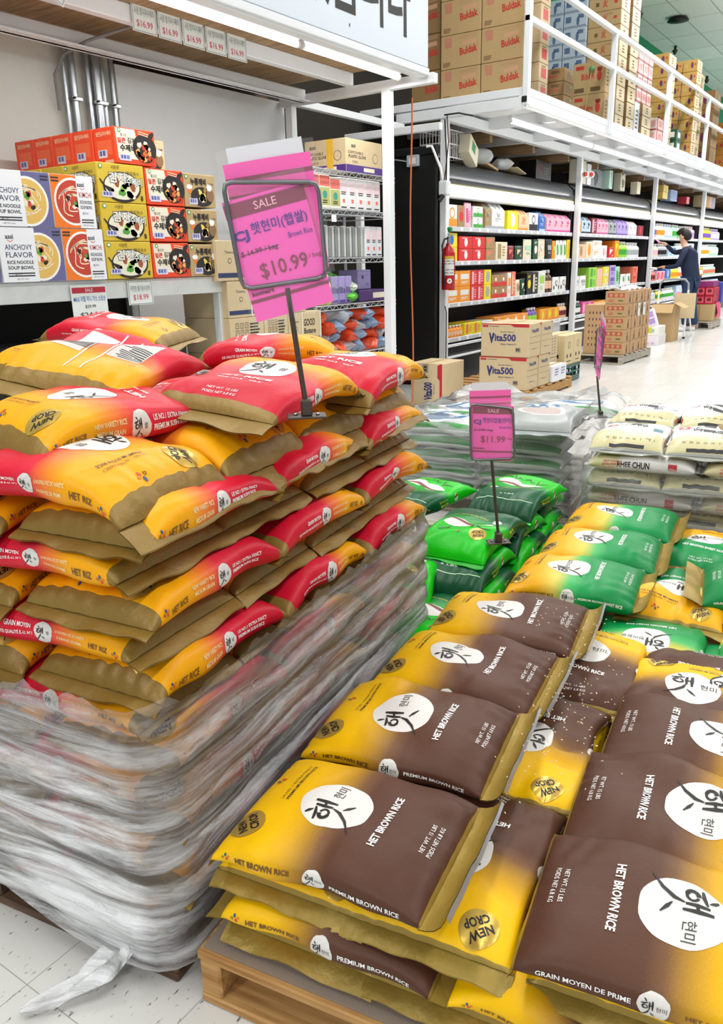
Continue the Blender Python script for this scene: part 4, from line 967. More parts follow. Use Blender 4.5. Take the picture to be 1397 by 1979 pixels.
YB = M('#D9D24A', .35)
for k in range(3):
    b = MB(); b.lathe([(0, 0), (.036, .0), (.04, .02), (.04, .15), (.028, .175), (.018, .18), (.018, .20), (0, .20)], YB, 14); o = b.obj('soap_bottle', None, (-3.86, 5.05 + .085 * k, 1.007)); tag(o, f'yellow-green squeeze bottle behind the sign pole, {ORD[k]} from the left', 'bottle', 'yellow-green bottles')
    b = MB(); b.lathe([(.02, .195), (.02, .225), (0, .228)], WHITE, 12); b.obj('cap', o)
LAV = M('#A79AD0', .45)
for k in range(3): goods('lavender_box', -3.86, 5.30 + .095 * k, 1.007, .3, .09, .21, LAV, f'lavender box on the fourth rack shelf, {ORD[k]} from the left', 'lavender boxes', lambda a, w, h: (a.lines((0, 0), (w * .6, h * .4), M('#3A2E70', .5), 4, 90, 1), a.rect((0, -h * .42), (w * .9, h * .1), M('#5A3A9A', .5))))
goods('lavender_box', -3.95, 5.80, 1.10, .2, .2, .16, LAV, 'lavender carton lying on top of the purple tray', None, lambda a, w, h: (a.disc((-.03, .02), .016, M('#3A2E70', .5), 1), a.text('ICE', (.04, -.04), M('#3A2E70', .5), h=.02, z=1)))
goods('purple_tray', -3.84, 5.66, 1.007, .34, .5, .09, M('#4A2A6A', .5), 'purple display tray on the fourth rack shelf', None, lambda a, w, h: a.rect((.05, 0), (w * .4, h * .5), CREAMC), 'tray')
def pillow(name, loc, L, W, T, m, label, cat, group, art=None, yaw=0, seed=1, pitch=0, roll=0, crinkle=1.0):
    """soft plastic packet with crimped ends"""
    r = np.random.RandomState(seed); b = MB(); n, mm = 18, 20; ph = r.uniform(0, 6, 6)
    def f(u, v):
        s = 2 * u - 1; t = 2 * PI * v; e = abs(s); w_ = W / 2; hh = T / 2 * max(0, 1 - e ** 3.5) ** .6 + .002
        k = 1 + crinkle * (.06 * math.sin(3 * t + ph[0] + 4 * s) + .05 * math.sin(7 * t + ph[1] + 9 * s) * (.4 + e) + (.05 * math.sin(11 * s + 5 * t + ph[3]) if crinkle > 1 else 0))
        return (s * L / 2, w_ * math.cos(t) * (1 + .04 * math.sin(5 * s + ph[2])), T / 2 + hh * k * math.sin(t))
    b.grid(f, n, mm, m)
    if art: a = Art(); art(a, L, W); b.art(a, lambda p, h: np.array([(q[0], q[1], T / 2 + (T / 2 * max(0, 1 - abs(2 * q[0] / L) ** 3.5) ** .6 + .002) * math.sqrt(max(0, 1 - (2 * q[1] / W) ** 2)) * 1.08 + h + .003) for q in p]))
    o = b.obj(name, None, loc); o.rotation_euler = (roll, pitch, yaw); return tag(o, label, cat, group)
LIME = M('#62C83C', .3)
def limeart(a, w, h):
    for k in range(4): a.disc((-w * .3 + w * .2 * k, h * .1 * (-1) ** k), (w * .09, h * .16), M('#E8F2E0', .35), 1, 14, .12); 
    a.text('tissue', (0, 0), M('#F0F070', .5), h=h * .2, z=2)
for k, (y, z, x) in enumerate(((5.46, 1.01, -3.98), (5.62, 1.01, -3.93), (5.48, 1.085, -3.98), (5.64, 1.085, -3.95), (5.50, 1.16, -4.05))):
    pillow('wipes_packet', (x, y, z), .26, .17, .085, LIME if k != 3 else M('#DDE9D4', .3), f'lime green soft packet on the fourth rack shelf, {("bottom left", "bottom right", "upper left", "upper right", "rear top")[k]}', 'packet', 'lime green packets', limeart, PI / 2 + .2 * k, 20 + k, roll=0)
CLB = M('#9FC4E6', .15, trans=.35); ORB = M('#E04A20', .3); CLR = M('#E8ECEF', .12, trans=.55)
for k in range(28):
    rr = random.Random(k); m = (ORB, CLB, ORB, CLR, CLB)[k % 5]
    pillow('glove_packet', (-3.98 + rr.uniform(-.03, .03), 5.09 + .155 * (k % 7) + rr.uniform(-.02, .02), .608 + .082 * (k // 7)), .28, .15, .09, m, f'crinkled {("orange", "clear blue", "orange", "clear", "clear blue")[k % 5]} plastic packet in the lowest rack heap, number {k + 1} from the left' if False else
           f'crinkled {("orange", "clear blue", "orange", "clear", "clear blue")[k % 5]} packet heaped on the lowest rack shelf, {ORD[k % 7]} across in row {("one", "two", "three", "four")[k // 7]}', 'packet', 'crinkled packets on the lowest rack shelf', None, rr.uniform(-.8, .8), k, roll=rr.uniform(-.5, .5), crinkle=3.5)
b = MB(); b.box((0, 0, 0), (.003, .06, .05), WHITE); tag(b.obj('shelf_tag', None, (-3.79, 5.26, 1.645)), 'small white tag on the second rack shelf edge', 'price tag')
b = MB(); b.box((0, 0, 0), (.003, .04, .07), WHITE); tag(b.obj('shelf_tag', None, (-3.79, 6.02, 1.29)), 'small white tag hanging at the right of third rack shelf', 'price tag')
# dark gap beyond the rack: black cooler side, cable, outlet
ck = empty('cooler_side', (0, 7.72, 0)); tag(ck, 'tall black cooler side wall in the dark gap', 'cooler')
part_box('side_panel', ck, -5.2, -4.26, 0, .05, 0.02, 2.36, M('#0B0B0C', .55), .01); part_box('top_cover', ck, -5.2, -4.24, -.02, .06, 2.36, 2.44, M('#16171A', .4), .015)
bo = MB(); bo.box((0, 0, 0), (.14, .04, .11), M('#AEB6BC', .4), .006)
ob = bo.obj('outlet_box', None, (-4.52, 7.699, 2.31)); tag(ob, 'grey outlet box on the black cooler side', 'outlet')
bo = MB(); bo.box((0, -.021, 0), (.08, .003, .06), M('#E8E8E8', .4), .002); bo.obj('cover_plate', ob)
b = MB(); b.tube([(-4.59, 7.69, 2.31), (-4.75, 7.69, 2.34), (-4.95, 7.69, 2.42)], .008, M('#9AA0A4', .5), 6); tag(b.obj('grey_cable'), 'grey cable running left from the outlet box', 'cable')
b = MB(); b.tube([(-4.36, 7.70, 2.43), (-4.30, 7.70, 2.43), (-4.20, 7.70, 2.22), (-4.17, 7.70, 2.08)], .014, WHITE, 8); tag(b.obj('white_pipe'), 'white bent pipe from the cooler to the post', 'pipe')
b = MB(); b.tube([(-3.70 + .012 * math.sin(z * 3), 6.27, z) for z in np.linspace(2.6, .05, 14)], .007, M('#C8683C', .5), 7); tag(b.obj('orange_cord'), 'orange extension cord hanging down in the dark gap', 'cord')
sbox('wall_left_dark_sheet', -5.245, -5.21, 3.93, 9.6, 0, 4.6, M('#2A241D', .9)); sbox('wall_left_dark_sheet', -5.245, -5.21, 9.6, 40, 0, 2.78, M('#1F1C19', .9))  # dark sheets added over the green wall to stand in for darkness there
# ------------------------------------------------------------------ open coolers along the aisle with their goods
CAN = M('#33373C', .28, bump=.1, bscale=9); DARKC = M('#0E0F10', .5); WARM = M('#FFF0B8', .4, emit=1.6); RAILM = M('#C9CDD3', .4)
SHZ = (1.665, 1.312, .872, .495)
BAYN = ('nearest', 'second', 'third', 'fourth', 'fifth')
def cooler(k):
    y0 = 7.84 + 3.97 * k; L = 3.87
    c = empty('display_cooler', (-4.24, y0, 0)); tag(c, f'white open display cooler with dark rounded canopy, {BAYN[k]} bay of the aisle', 'cooler', 'open coolers along the aisle')
    part_box('back_panel', c, -.80, -.77, 0, L, .0, 2.1, DARKC); part_box('base', c, -.77, -.02, 0, L, .0, .40, M('#1B1C1E', .3), .02)
    part_box('kick_rail', c, -.02, .02, 0, L, .40, .43, PAINTW); part_box('bumper', c, -.02, .035, 0, L, .28, .30, PAINTW)
    b = MB()
    pr = [(-.78, 2.02), (-.78, 2.30), (-.55, 2.36), (-.30, 2.36), (-.12, 2.32), (-.03, 2.24), (.0, 2.15), (.0, 2.10), (-.06, 2.09)]
    b.add([(x, y, z) for y in (0, L) for x, z in pr], [(i, i + 1, len(pr) + i + 1, len(pr) + i) for i in range(len(pr) - 1)], CAN, True)
    b.add([(x, y, z) for y in (0, L) for x, z in pr], [tuple(range(len(pr)))[::-1], tuple(range(len(pr), 2 * len(pr)))], CAN); b.obj('canopy', c)
    part_box('light_strip', c, -.05, .004, .02, L - .02, 2.055, 2.088, WARM, .006); part_box('header_band', c, -.08, .012, 0, L, 1.955, 2.05, PAINTW, .01)
    for z in SHZ:
        s = part_box('cooler_shelf', c, -.74, -.015, .03, L - .03, z - .03, z, PAINTW, .004)
        b = MB(); b.box((.0, L / 2, z - .02), (.024, L - .06, .05), RAILM, .006)
        rr = random.Random(int(z * 100) + k)
        for q in range(16):
            b.box((.0135, .15 + q * (L - .3) / 15 + rr.uniform(-.06, .06), z - .02), (.002, .06, .036), WHITE)
        b.obj('price_rail', s)
    for s_ in (0, L - .02): part_box('end_panel', c, -.77, -.02, s_, s_ + .02, .4, 2.1, DARKC)
    return y0
DARKR = M('#7E1F2A', .45); GOLDY = M('#F5B416', .4)
C = {'orange': '#F59A1C', 'red': '#DE2B2E', 'yellow': '#F2E11C', 'tan': '#A88C5E', 'white': '#F0EFEC', 'pink': '#F3B8C8', 'magenta': '#D84C98', 'green': '#3FA83C', 'mint': '#A8DCC0', 'blue': '#3D6FC4', 'black': '#1C1C1E', 'cream': '#EADFC4', 'dark red': '#7E1F2A', 'dark green': '#1F4A34',
     'grey': '#A9AEB4', 'purple': '#7A5AB8', 'lavender': '#B9A6DC', 'lime': '#A6E04A', 'brown': '#5E4030', 'peach': '#F4C9A6', 'coral': '#EE7A60', 'pale blue': '#BFD6EC'}
def cm(n): return M(C[n], .38)
def lab_art(acc, seed):
    r = random.Random(seed); st = r.randrange(5)
    def f(a, w, h):
        if st == 0: a.rect((0, h * .12), (w * .72, h * .34), acc); a.lines((0, -h * .25), (w * .6, h * .2), acc, 3, 0, 1, seed)
        elif st == 1: a.disc((0, 0), (min(w, h) * .3, min(w, h) * .34), acc, 0, 18, .03); a.lines((0, h * .34), (w * .6, h * .12), acc, 2, 0, 1, seed)
        elif st == 2: a.poly([(-w * .36, -h * .2), (w * .3, h * .3), (-w * .36, h * .34)], acc); a.disc((w * .2, -h * .28), min(w, h) * .12, acc, 0, 12)
        elif st == 3: a.rect((0, -h * .3), (w * .94, h * .34), acc); a.disc((0, h * .12), min(w, h) * .26, acc, 1, 16); a.disc((0, h * .12), min(w, h) * .18, WHITE, 2, 16)
        else: a.rect((-w * .2, 0), (w * .3, h * .8), acc); a.lines((w * .2, 0), (w * .3, h * .6), acc, 4, 0, 1, seed)
    return f
CACHE = {}
def product(kind, w_, h, d, col, acc, seed):
    key = (kind, round(w_, 3), round(h, 3), col, acc, seed % 3)
    if key in CACHE: return dup(CACHE[key])
    b = MB(); m, am = cm(col), cm(acc); kids = []
    if kind in ('box', 'carton'):
        b.box((-d / 2, 0, h / 2), (d, w_, h), m, .004); a = Art(); lab_art(am, seed)(a, w_, h); b.art(a, face_fn((0, 0, h / 2), (0, 1, 0), (0, 0, 1))); o = b.obj('product_box')
        a = Art(); lab_art(am, seed + 1)(a, d, h); t = MB(); t.box((-d / 2, 0, h + .0008), (d * .9, .02, .0016), am); t.obj('lid_seam', o)
    elif kind == 'giftbag':
        t = .035
        vs = [(-d, -w_ / 2, 0), (0, -w_ / 2, 0), (0, w_ / 2, 0), (-d, w_ / 2, 0), (-d * .62, -w_ / 2, h), (-d * .28, -w_ / 2, h), (-d * .28, w_ / 2, h), (-d * .62, w_ / 2, h), (-d, -w_ / 2, h * .72), (0, -w_ / 2, h * .72), (0, w_ / 2, h * .72), (-d, w_ / 2, h * .72)]
        b.add(vs, [(0, 1, 9, 8), (1, 2, 10, 9), (2, 3, 11, 10), (3, 0, 8, 11), (8, 9, 5, 4), (9, 10, 6, 5), (10, 11, 7, 6), (11, 8, 4, 7), (3, 2, 1, 0), (4, 5, 6, 7)], m)
        a = Art(); a.rect((0, -h * .29), (w_ * .99, h * .1), am); a.lines((0, 0), (w_ * .5, h * .14), am, 2, 0, 1, seed); b.art(a, face_fn((0, 0, h * .36), (0, 1, 0), (0, 0, 1))); o = b.obj('gift_bag')
        hd = MB(); hd.tube([(-d * .27, -w_ * .2, h * .98), (.012 - d * .1, -w_ * .16, h * .80), (.012, -w_ * .05, h * .48), (.012, w_ * .05, h * .48), (.012 - d * .1, w_ * .16, h * .80), (-d * .27, w_ * .2, h * .98)], .005, am, 6); hd.obj('handle', o)
    elif kind == 'bottle':
        r = w_ / 2; b.lathe([(0, 0), (r * .92, 0), (r, .01), (r, h * .62), (r * .8, h * .72), (r * .42, h * .80), (r * .42, h * .86), (0, h * .86)], m, 14, (-r, 0, 0)); b.lathe([(r * 1.005, h * .18), (r * 1.01, h * .2), (r * 1.01, h * .5), (r * 1.005, h * .52)], am, 14, (-r, 0, 0)); o = b.obj('bottle')
        c_ = MB(); c_.lathe([(0, h * .855), (r * .5, h * .855), (r * .5, h), (0, h)], WHITE, 12, (-r, 0, 0)); c_.obj('cap', o)
    else:   # pouch
        def f(u, v):
            e = 2 * v - 1; th = .5 * d * .35 * (1 - v) ** .6 * (1 - abs(2 * u - 1) ** 3) + .003; return (-d * .2 + th, (u - .5) * w_ * (1 - .05 * v), v * h)
        def g(u, v):
            q = f(1 - u, v); return (-d * .4 - q[0] + 0, q[1], q[2])
        b.grid(f, 8, 10, m); b.grid(g, 8, 10, m); a = Art(); lab_art(am, seed)(a, w_ * .8, h * .7)
        b.art(a, lambda p, hh: np.array([(f(q[0] / w_ + .5, q[1] / h + .5)[0] + hh + .004, q[0], q[1] + h / 2) for q in p])); o = b.obj('pouch')
        z_ = MB(); z_.box((-d * .2, 0, h - .012), (.009, w_ * .93, .006), am); z_.obj('seal', o)
    CACHE[key] = o
    return o
KW = {'box': 'box', 'carton': 'box', 'giftbag': 'gift bag', 'bottle': 'bottle', 'pouch': 'pouch'}
SHN = ('top', 'second', 'third', 'lowest')
USED = {}
def row(k, sh, items):
    """items: (kind, y from bay start, width, height, count, stack, colour, accent)"""
    y0 = 7.84 + 3.97 * k
    for n, (kind, y, w_, h, cnt, st, col, acc) in enumerate(items):
        for q in range(cnt):
            for s_ in range(st):
                o = product(kind, w_ - .006, h, .26 if kind in ('box', 'giftbag') else (.4 if kind == 'carton' else .12), col, acc, n * 3 + sh)
                o.location = (-4.258, y0 + y + w_ * (q + .5), SHZ[sh] + .0015 + (h + .0022) * s_)
                key = (k, sh, kind, col, acc); i = USED.get(key, 0); USED[key] = i + 1
                pl = ('', ', lower of two', )[0] if st == 1 else (', lower one', ', upper one', ', topmost')[min(s_, 2)]
                grp = f'{col} {KW[kind]}s on the {SHN[sh]} shelf, {BAYN[k]} cooler'
                i2 = i // st if st > 1 else i
                tag(o, f'{col} {KW[kind]} with {acc} print, {ORD[min(i2, 19)]} along {SHN[sh]} shelf of {BAYN[k]} cooler{pl}', KW[kind], grp)
for k in range(5): cooler(k)
row(0, 0, [('box', .11, .24, .225, 1, 1, 'white', 'orange'), ('box', .36, .17, .225, 1, 1, 'tan', 'red'), ('pouch', .54, .18, .26, 1, 1, 'pink', 'magenta'), ('box', .73, .25, .115, 1, 2, 'white', 'green'), ('giftbag', 1.04, .15, .28, 1, 1, 'tan', 'grey'), ('giftbag', 1.22, .35, .29, 1, 1, 'white', 'grey'),
            ('box', 1.66, .32, .22, 1, 1, 'yellow', 'white'), ('giftbag', 2.0, .30, .245, 1, 1, 'peach', 'orange'), ('box', 2.32, .30, .22, 1, 1, 'white', 'black'), ('giftbag', 2.66, .2, .25, 1, 1, 'blue', 'pale blue'), ('giftbag', 2.92, .225, .235, 4, 1, 'pink', 'magenta')])
row(0, 1, [('box', .10, .26, .145, 1, 2, 'yellow', 'blue'), ('box', .40, .33, .13, 2, 2, 'red', 'white'), ('box', 1.08, .24, .13, 1, 2, 'tan', 'coral'), ('box', 1.35, .33, .21, 1, 1, 'cream', 'tan'), ('pouch', 1.70, .22, .17, 1, 1, 'dark red', 'coral'), ('pouch', 1.94, .24, .17, 1, 1, 'dark green', 'peach'), ('pouch', 2.20, .28, .25, 1, 1, 'cream', 'mint'), ('box', 2.50, .16, .25, 1, 1, 'dark green', 'white'),
            ('pouch', 2.68, .26, .26, 1, 1, 'cream', 'peach'), ('pouch', 2.96, .24, .26, 1, 1, 'black', 'grey'), ('pouch', 3.2, .12, .24, 1, 1, 'orange', 'lime'), ('pouch', 3.33, .14, .25, 3, 1, 'white', 'green'), ('box', 3.75, .1, .26, 1, 1, 'yellow', 'orange')])
row(0, 2, [('box', .12, .285, .168, 2, 2, 'orange', 'white'), ('box', .70, .17, .168, 2, 2, 'red', 'pink'), ('box', 1.05, .19, .168, 1, 2, 'yellow', 'grey'), ('box', 1.26, .22, .135, 2, 2, 'tan', 'red'), ('box', 1.72, .10, .29, 1, 1, 'white', 'orange'), ('box', 1.83, .13, .30, 1, 1, 'coral', 'peach'), ('pouch', 1.98, .16, .2, 1, 1, 'cream', 'tan'), ('pouch', 2.15, .15, .21, 1, 1, 'dark green', 'cream'),
            ('box', 2.32, .17, .27, 1, 1, 'black', 'yellow'), ('box', 2.50, .2, .28, 1, 1, 'black', 'cream'), ('box', 2.72, .24, .29, 1, 1, 'white', 'lime'), ('bottle', 2.98, .13, .3, 2, 1, 'brown', 'peach'), ('pouch', 3.26, .28, .2, 2, 1, 'white', 'black')])
row(0, 3, [('bottle', .08, .075, .13, 6, 1, 'orange', 'peach'), ('box', .56, .22, .135, 2, 1, 'yellow', 'coral'), ('box', 1.02, .3, .13, 1, 1, 'white', 'mint'), ('box', 1.36, .26, .15, 4, 1, 'orange', 'pink'), ('bottle', 2.44, .1, .2, 3, 1, 'purple', 'lime'), ('box', 2.80, .25, .16, 3, 1, 'orange', 'yellow'), ('bottle', 3.56, .1, .2, 3, 1, 'peach', 'dark red')])
row(1, 0, [('giftbag', .15, .14, .24, 1, 1, 'orange', 'peach'), ('giftbag', .32, .2, .24, 2, 1, 'pale blue', 'black'), ('box', .76, .24, .23, 1, 1, 'dark red', 'pink'), ('giftbag', 1.02, .18, .24, 3, 1, 'pink', 'magenta'), ('giftbag', 1.58, .2, .24, 2, 1, 'grey', 'dark green'), ('giftbag', 2.02, .2, .25, 3, 1, 'lavender', 'purple'), ('giftbag', 2.66, .24, .24, 2, 1, 'white', 'pink'), ('box', 3.22, .34, .18, 1, 1, 'dark red', 'red')])
row(1, 1, [('box', .16, .4, .2, 1, 1, 'peach', 'tan'), ('box', .58, .28, .24, 1, 1, 'cream', 'orange'), ('box', .88, .42, .13, 1, 2, 'white', 'peach'), ('pouch', 1.34, .3, .19, 1, 1, 'white', 'pink'), ('box', 1.68, .26, .16, 1, 1, 'red', 'white'), ('box', 1.98, .22, .27, 1, 1, 'orange', 'yellow'), ('bottle', 2.24, .16, .26, 3, 1, 'lime', 'green'), ('bottle', 2.76, .17, .25, 4, 1, 'white', 'grey')])
row(1, 2, [('pouch', .1, .3, .19, 2, 1, 'white', 'grey'), ('box', .78, .36, .15, 1, 2, 'lime', 'green'), ('box', 1.16, .26, .14, 1, 2, 'peach', 'pink'), ('box', 1.45, .3, .15, 1, 2, 'yellow', 'cream'), ('box', 1.80, .3, .16, 1, 2, 'lavender', 'purple'), ('pouch', 2.14, .26, .3, 1, 1, 'mint', 'green'), ('pouch', 2.44, .3, .17, 2, 1, 'white', 'green'), ('box', 3.1, .3, .14, 1, 2, 'coral', 'red')])
row(1, 3, [('bottle', .1, .1, .2, 4, 1, 'dark green', 'white'), ('box', .54, .26, .17, 2, 1, 'magenta', 'pink'), ('box', 1.1, .3, .15, 3, 1, 'orange', 'yellow'), ('bottle', 2.1, .1, .2, 5, 1, 'white', 'pale blue'), ('bottle', 2.7, .11, .2, 5, 1, 'pale blue', 'blue'), ('bottle', 3.3, .12, .2, 4, 1, 'white', 'lime')])
row(2, 0, [('bottle', .16, .2, .26, 2, 1, 'pink', 'blue'), ('bottle', .62, .18, .26, 3, 1, 'white', 'orange'), ('bottle', 1.2, .18, .26, 3, 1, 'pale blue', 'white'), ('bottle', 1.8, .18, .26, 3, 1, 'mint', 'green'), ('bottle', 2.4, .2, .25, 2, 1, 'grey', 'white'), ('bottle', 2.85, .2, .26, 4, 1, 'pink', 'lavender')])
row(2, 1, [('bottle', .12, .16, .24, 4, 1, 'cream', 'pink'), ('bottle', .8, .15, .24, 4, 1, 'grey', 'black'), ('box', 1.45, .36, .2, 2, 1, 'pale blue', 'blue'), ('bottle', 2.25, .16, .26, 4, 1, 'white', 'lime'), ('box', 3.0, .32, .26, 2, 1, 'pale blue', 'pink')])
row(2, 2, [('bottle', .1, .15, .2, 4, 1, 'coral', 'dark red'), ('box', .75, .3, .17, 2, 1, 'pink', 'red'), ('box', 1.4, .4, .2, 1, 1, 'blue', 'pale blue'), ('bottle', 1.85, .17, .25, 4, 1, 'yellow', 'orange'), ('bottle', 2.6, .18, .22, 5, 1, 'white', 'coral')])
row(2, 3, [('bottle', .1, .14, .2, 5, 1, 'pale blue', 'white'), ('bottle', .9, .13, .2, 3, 1, 'yellow', 'green'), ('bottle', 1.4, .14, .2, 6, 1, 'white', 'green'), ('box', 2.4, .36, .22, 3, 1, 'pale blue', 'magenta')])
row(3, 0, [('bottle', .1, .2, .27, 2, 1, 'pink', 'magenta'), ('bottle', .6, .2, .27, 4, 1, 'yellow', 'purple'), ('bottle', 1.5, .22, .26, 4, 1, 'lavender', 'white')])
row(3, 1, [('bottle', .1, .2, .26, 2, 1, 'pale blue', 'white'), ('bottle', .55, .16, .25, 5, 1, 'white', 'orange'), ('bottle', 1.4, .2, .26, 5, 1, 'mint', 'white')])
row(3, 2, [('bottle', .1, .16, .24, 5, 1, 'orange', 'white'), ('bottle', 1.0, .18, .24, 7, 1, 'mint', 'coral')])
row(3, 3, [('box', .1, .34, .26, 4, 1, 'white', 'pink'), ('box', 1.6, .34, .26, 3, 1, 'pale blue', 'magenta')])
# stray things on top of the coolers
CANZ = 2.362
CL = M('#E6EAEC', .15, trans=.45)
wb = empty('wire_basket', (-4.47, 8.22, CANZ)); tag(wb, 'white wire basket leaning on top of the nearest cooler', 'basket')
b = MB()
for q in range(9): b.tube([(-.15 + .0375 * q, -.2, .0), (-.15 + .0375 * q, -.2, .27)], .004, WHITE, 5); b.tube([(-.15 + .0375 * q, .2, .0), (-.15 + .0375 * q, .2, .27)], .004, WHITE, 5)
for q in range(11): b.tube([(.15, -.2 + .04 * q, 0), (.15, -.2 + .04 * q, .27)], .004, WHITE, 5)
b.obj('bars', wb); b = MB()
for z in (0.005, .135, .27): b.tube([(-.15, -.2, z), (.15, -.2, z), (.15, .2, z), (-.15, .2, z), (-.15, -.2, z)], .006, WHITE, 6)
b.obj('rim', wb)
def clutter(name, x, y, w_, d, h, m, label, cat='box', rz=0.0, tiltx=0.0, art=None, z=CANZ):
    o = carton(name, x + d / 2, y, z, d, w_, h, m, label, cat, None, front=art, flap=False, rz=rz)
    if tiltx: o.rotation_euler = (tiltx, 0, rz)
    return o
clutter('paper_pack', -4.28, 8.28, .36, .12, .2, M('#DCD5BC', .6), 'beige pack with green print leaning on the nearest cooler top', 'package', .2, -.35, lambda a, w, h: a.rect((-.02, .02), (w * .4, h * .5), M('#2F8A4A', .5)))
clutter('brown_flap', -4.50, 9.0, .5, .25, .03, KRAFT, 'flattened brown cardboard lying on the nearest cooler top', 'cardboard', .1, -.12); clutter('brown_carton', -4.8, 8.85, .5, .3, .3, M('#4A3018', .8), 'dark brown carton at the back of the nearest cooler top', 'box')
clutter('paper_sheet', -4.42, 9.75, .42, .25, .012, M('#C9B68E', .7), 'creased beige paper sheet on the nearest cooler top', 'paper', .15, -.10)
pillow('plastic_bag', (-4.36, 8.9, CANZ + .0), .32, .26, .16, CL, 'clear crumpled plastic bag on the nearest cooler top', 'bag', None, None, .4, 3)
pillow('plastic_bag', (-4.40, 9.62, CANZ + .0), .22, .2, .12, CL, 'small clear crumpled bag beside the beige paper sheet', 'bag', None, None, .9, 4)
clutter('amplifier', -4.66, 11.0, .55, .25, .24, M('#17181A', .4), 'black amplifier with red dial on the nearest cooler top', 'amplifier', 0, 0, lambda a, w, h: (a.disc((-.1, .02), .05, RED_L, 0, 18), a.disc((-.1, .02), .042, BLACK, 1, 18), a.lines((.12, 0), (.2, .1), M('#606468', .5), 3)))
clutter('document_box', -4.40, 12.05, .38, .14, .32, M('#DAD6C4', .5), 'cream document box standing on the second cooler top', 'box', .05); clutter('white_sleeve', -4.40, 12.50, .16, .12, .29, M('#E6E9EC', .4), 'white narrow sleeve beside the cream document box', 'box')
clutter('wreath_box', -4.5, 12.75, .62, .2, .26, M('#8C9094', .5), 'grey printed box on the second cooler top', 'box', 0, 0, lambda a, w, h: a.disc((0, 0), h * .4, M('#3C4044', .5), 0, 20, .1)); clutter('folder_set', -4.38, 13.45, .16, .14, .27, M('#BFE0D0', .4), 'mint and white folder pack on the second cooler top', 'package', 0, 0, lambda a, w, h: a.rect((.02, 0), (.03, h * .9), M('#1F6A4A', .5)))
clutter('photo_box', -4.36, 14.0, .24, .12, .27, M('#C8C2AE', .5), 'pale box with dark picture on the second cooler top', 'box', 0, 0, lambda a, w, h: a.disc((0, -.02), (w * .3, h * .26), M('#5A5248', .5), 0, 14, .1)); clutter('tea_tin', -4.36, 14.95, .2, .12, .2, M('#E4DCC0', .5), 'small cream carton on the second cooler top near the third post', 'box')
for q in range(2): clutter('yellow_carton', -4.36, 16.5 + .02 * q, .34, .2, .12, M('#D9BE62', .5), f'small yellow carton on the third cooler top, {("lower", "upper")[q]} of two', 'box', z=CANZ + .123 * q)
clutter('blue_box_row', -4.4, 17.25, .5, .2, .2, M('#9FB6D8', .5), 'pale blue box with dark stripes on the third cooler top', 'box', 0, 0, lambda a, w, h: [a.rect((-.18 + .12 * q, 0), (.05, h * .8), M('#27408A', .5)) for q in range(4)]); clutter('red_tin', -4.4, 18.6, .24, .18, .14, M('#C63848', .4), 'red tin on the third cooler top', 'tin')
for q in range(4): clutter('beige_carton', -4.38, 19.95 + .34 * q, .3, .2, .24, (KRAFTL, KRAFT, M('#C89A80', .5), M('#8E96A8', .5))[q], f'{("beige", "kraft", "salmon", "grey blue")[q]} carton on the fourth cooler top', 'box')
for q in range(2):
    b = MB(); b.tube([(0, 0, 0), (0, .0, .09)], .03, WHITE, 12); b.lathe([(.03, .09), (.045, .12), (.03, .16), (0, .165)], M('#F2F2EE', .3), 14); o = b.obj('spot_lamp', None, (-4.11 + .05 * q, 11.72 + .1 * q, 2.42)); o.rotation_euler = (PI / 2, .3, .4); tag(o, f'white emergency lamp head on the second post, {("left", "right")[q]}', 'lamp', 'emergency lamp heads')
    b = MB(); b.lathe([(0, .166), (.03, .166), (.03, .160)], M('#C8453A', .4), 12); b.obj('lens', o)
# fire extinguisher on the nearest post
fe = empty('fire_extinguisher', (-4.09, 7.68, 1.03)); tag(fe, 'red fire extinguisher with black hose hanging on the nearest post', 'fire extinguisher')
b = MB(); b.lathe([(0, 0), (.066, 0), (.07, .012), (.07, .36), (.058, .405), (.03, .43), (.026, .46), (0, .46)], M('#B5161C', .3), 20); b.obj('cylinder', fe)
b = MB(); a = Art()
for q in range(10):
    x_ = -.0475 + .0105 * q; a.rect((x_, .04), (.0106, .19), M('#E4E4E0', .4)); a.rect((x_, .12), (.0106, .03), M('#D9B23A', .4), z=1)
    for y_ in (.085, .06, .0, -.03):
        if (q * 7 + int(y_ * 100)) % 5: a.rect((x_, y_), (.008, .009), INK, z=2)
a.disc((0, -.11), .026, WHITE, 1, 18); a.stroke([(-.01, -.12), (.0, -.10), (.012, -.115)], .008, INK, z=3)
rr_ = 0.0712; b.art(a, lambda p, h: np.array([(math.cos(-.9 + q[0] / rr_) * (rr_ + h), math.sin(-.9 + q[0] / rr_) * (rr_ + h), .2 + q[1]) for q in p])); b.obj('label', fe)
b = MB(); b.tube([(0, 0, .45), (.0, 0, .53)], .018, STEEL, 10); b.tube([(-.0, .02, .53), (.03, -.06, .55), (.05, -.10, .545)], .011, STEEL, 8); b.tube([(0, .02, .50), (.04, -.07, .495)], .009, STEEL, 8); b.obj('valve_handle', fe)
b = MB(); b.tube([(0, -.015, .51), (-.01, -.07, .50), (-.02, -.10, .44), (-.01, -.098, .30), (.0, -.095, .15), (.0, -.09, .05)], [.010] * 5 + [.014], M('#1A1B1C', .5), 9); b.obj('hose', fe)
b = MB(); b.lathe([(0, 0), (.02, .01), (.03, .05), (.012, .06), (0, .06)], M('#1F8A4A', .4), 10, (.02, -.01, .56)); b.obj('green_tag', fe)
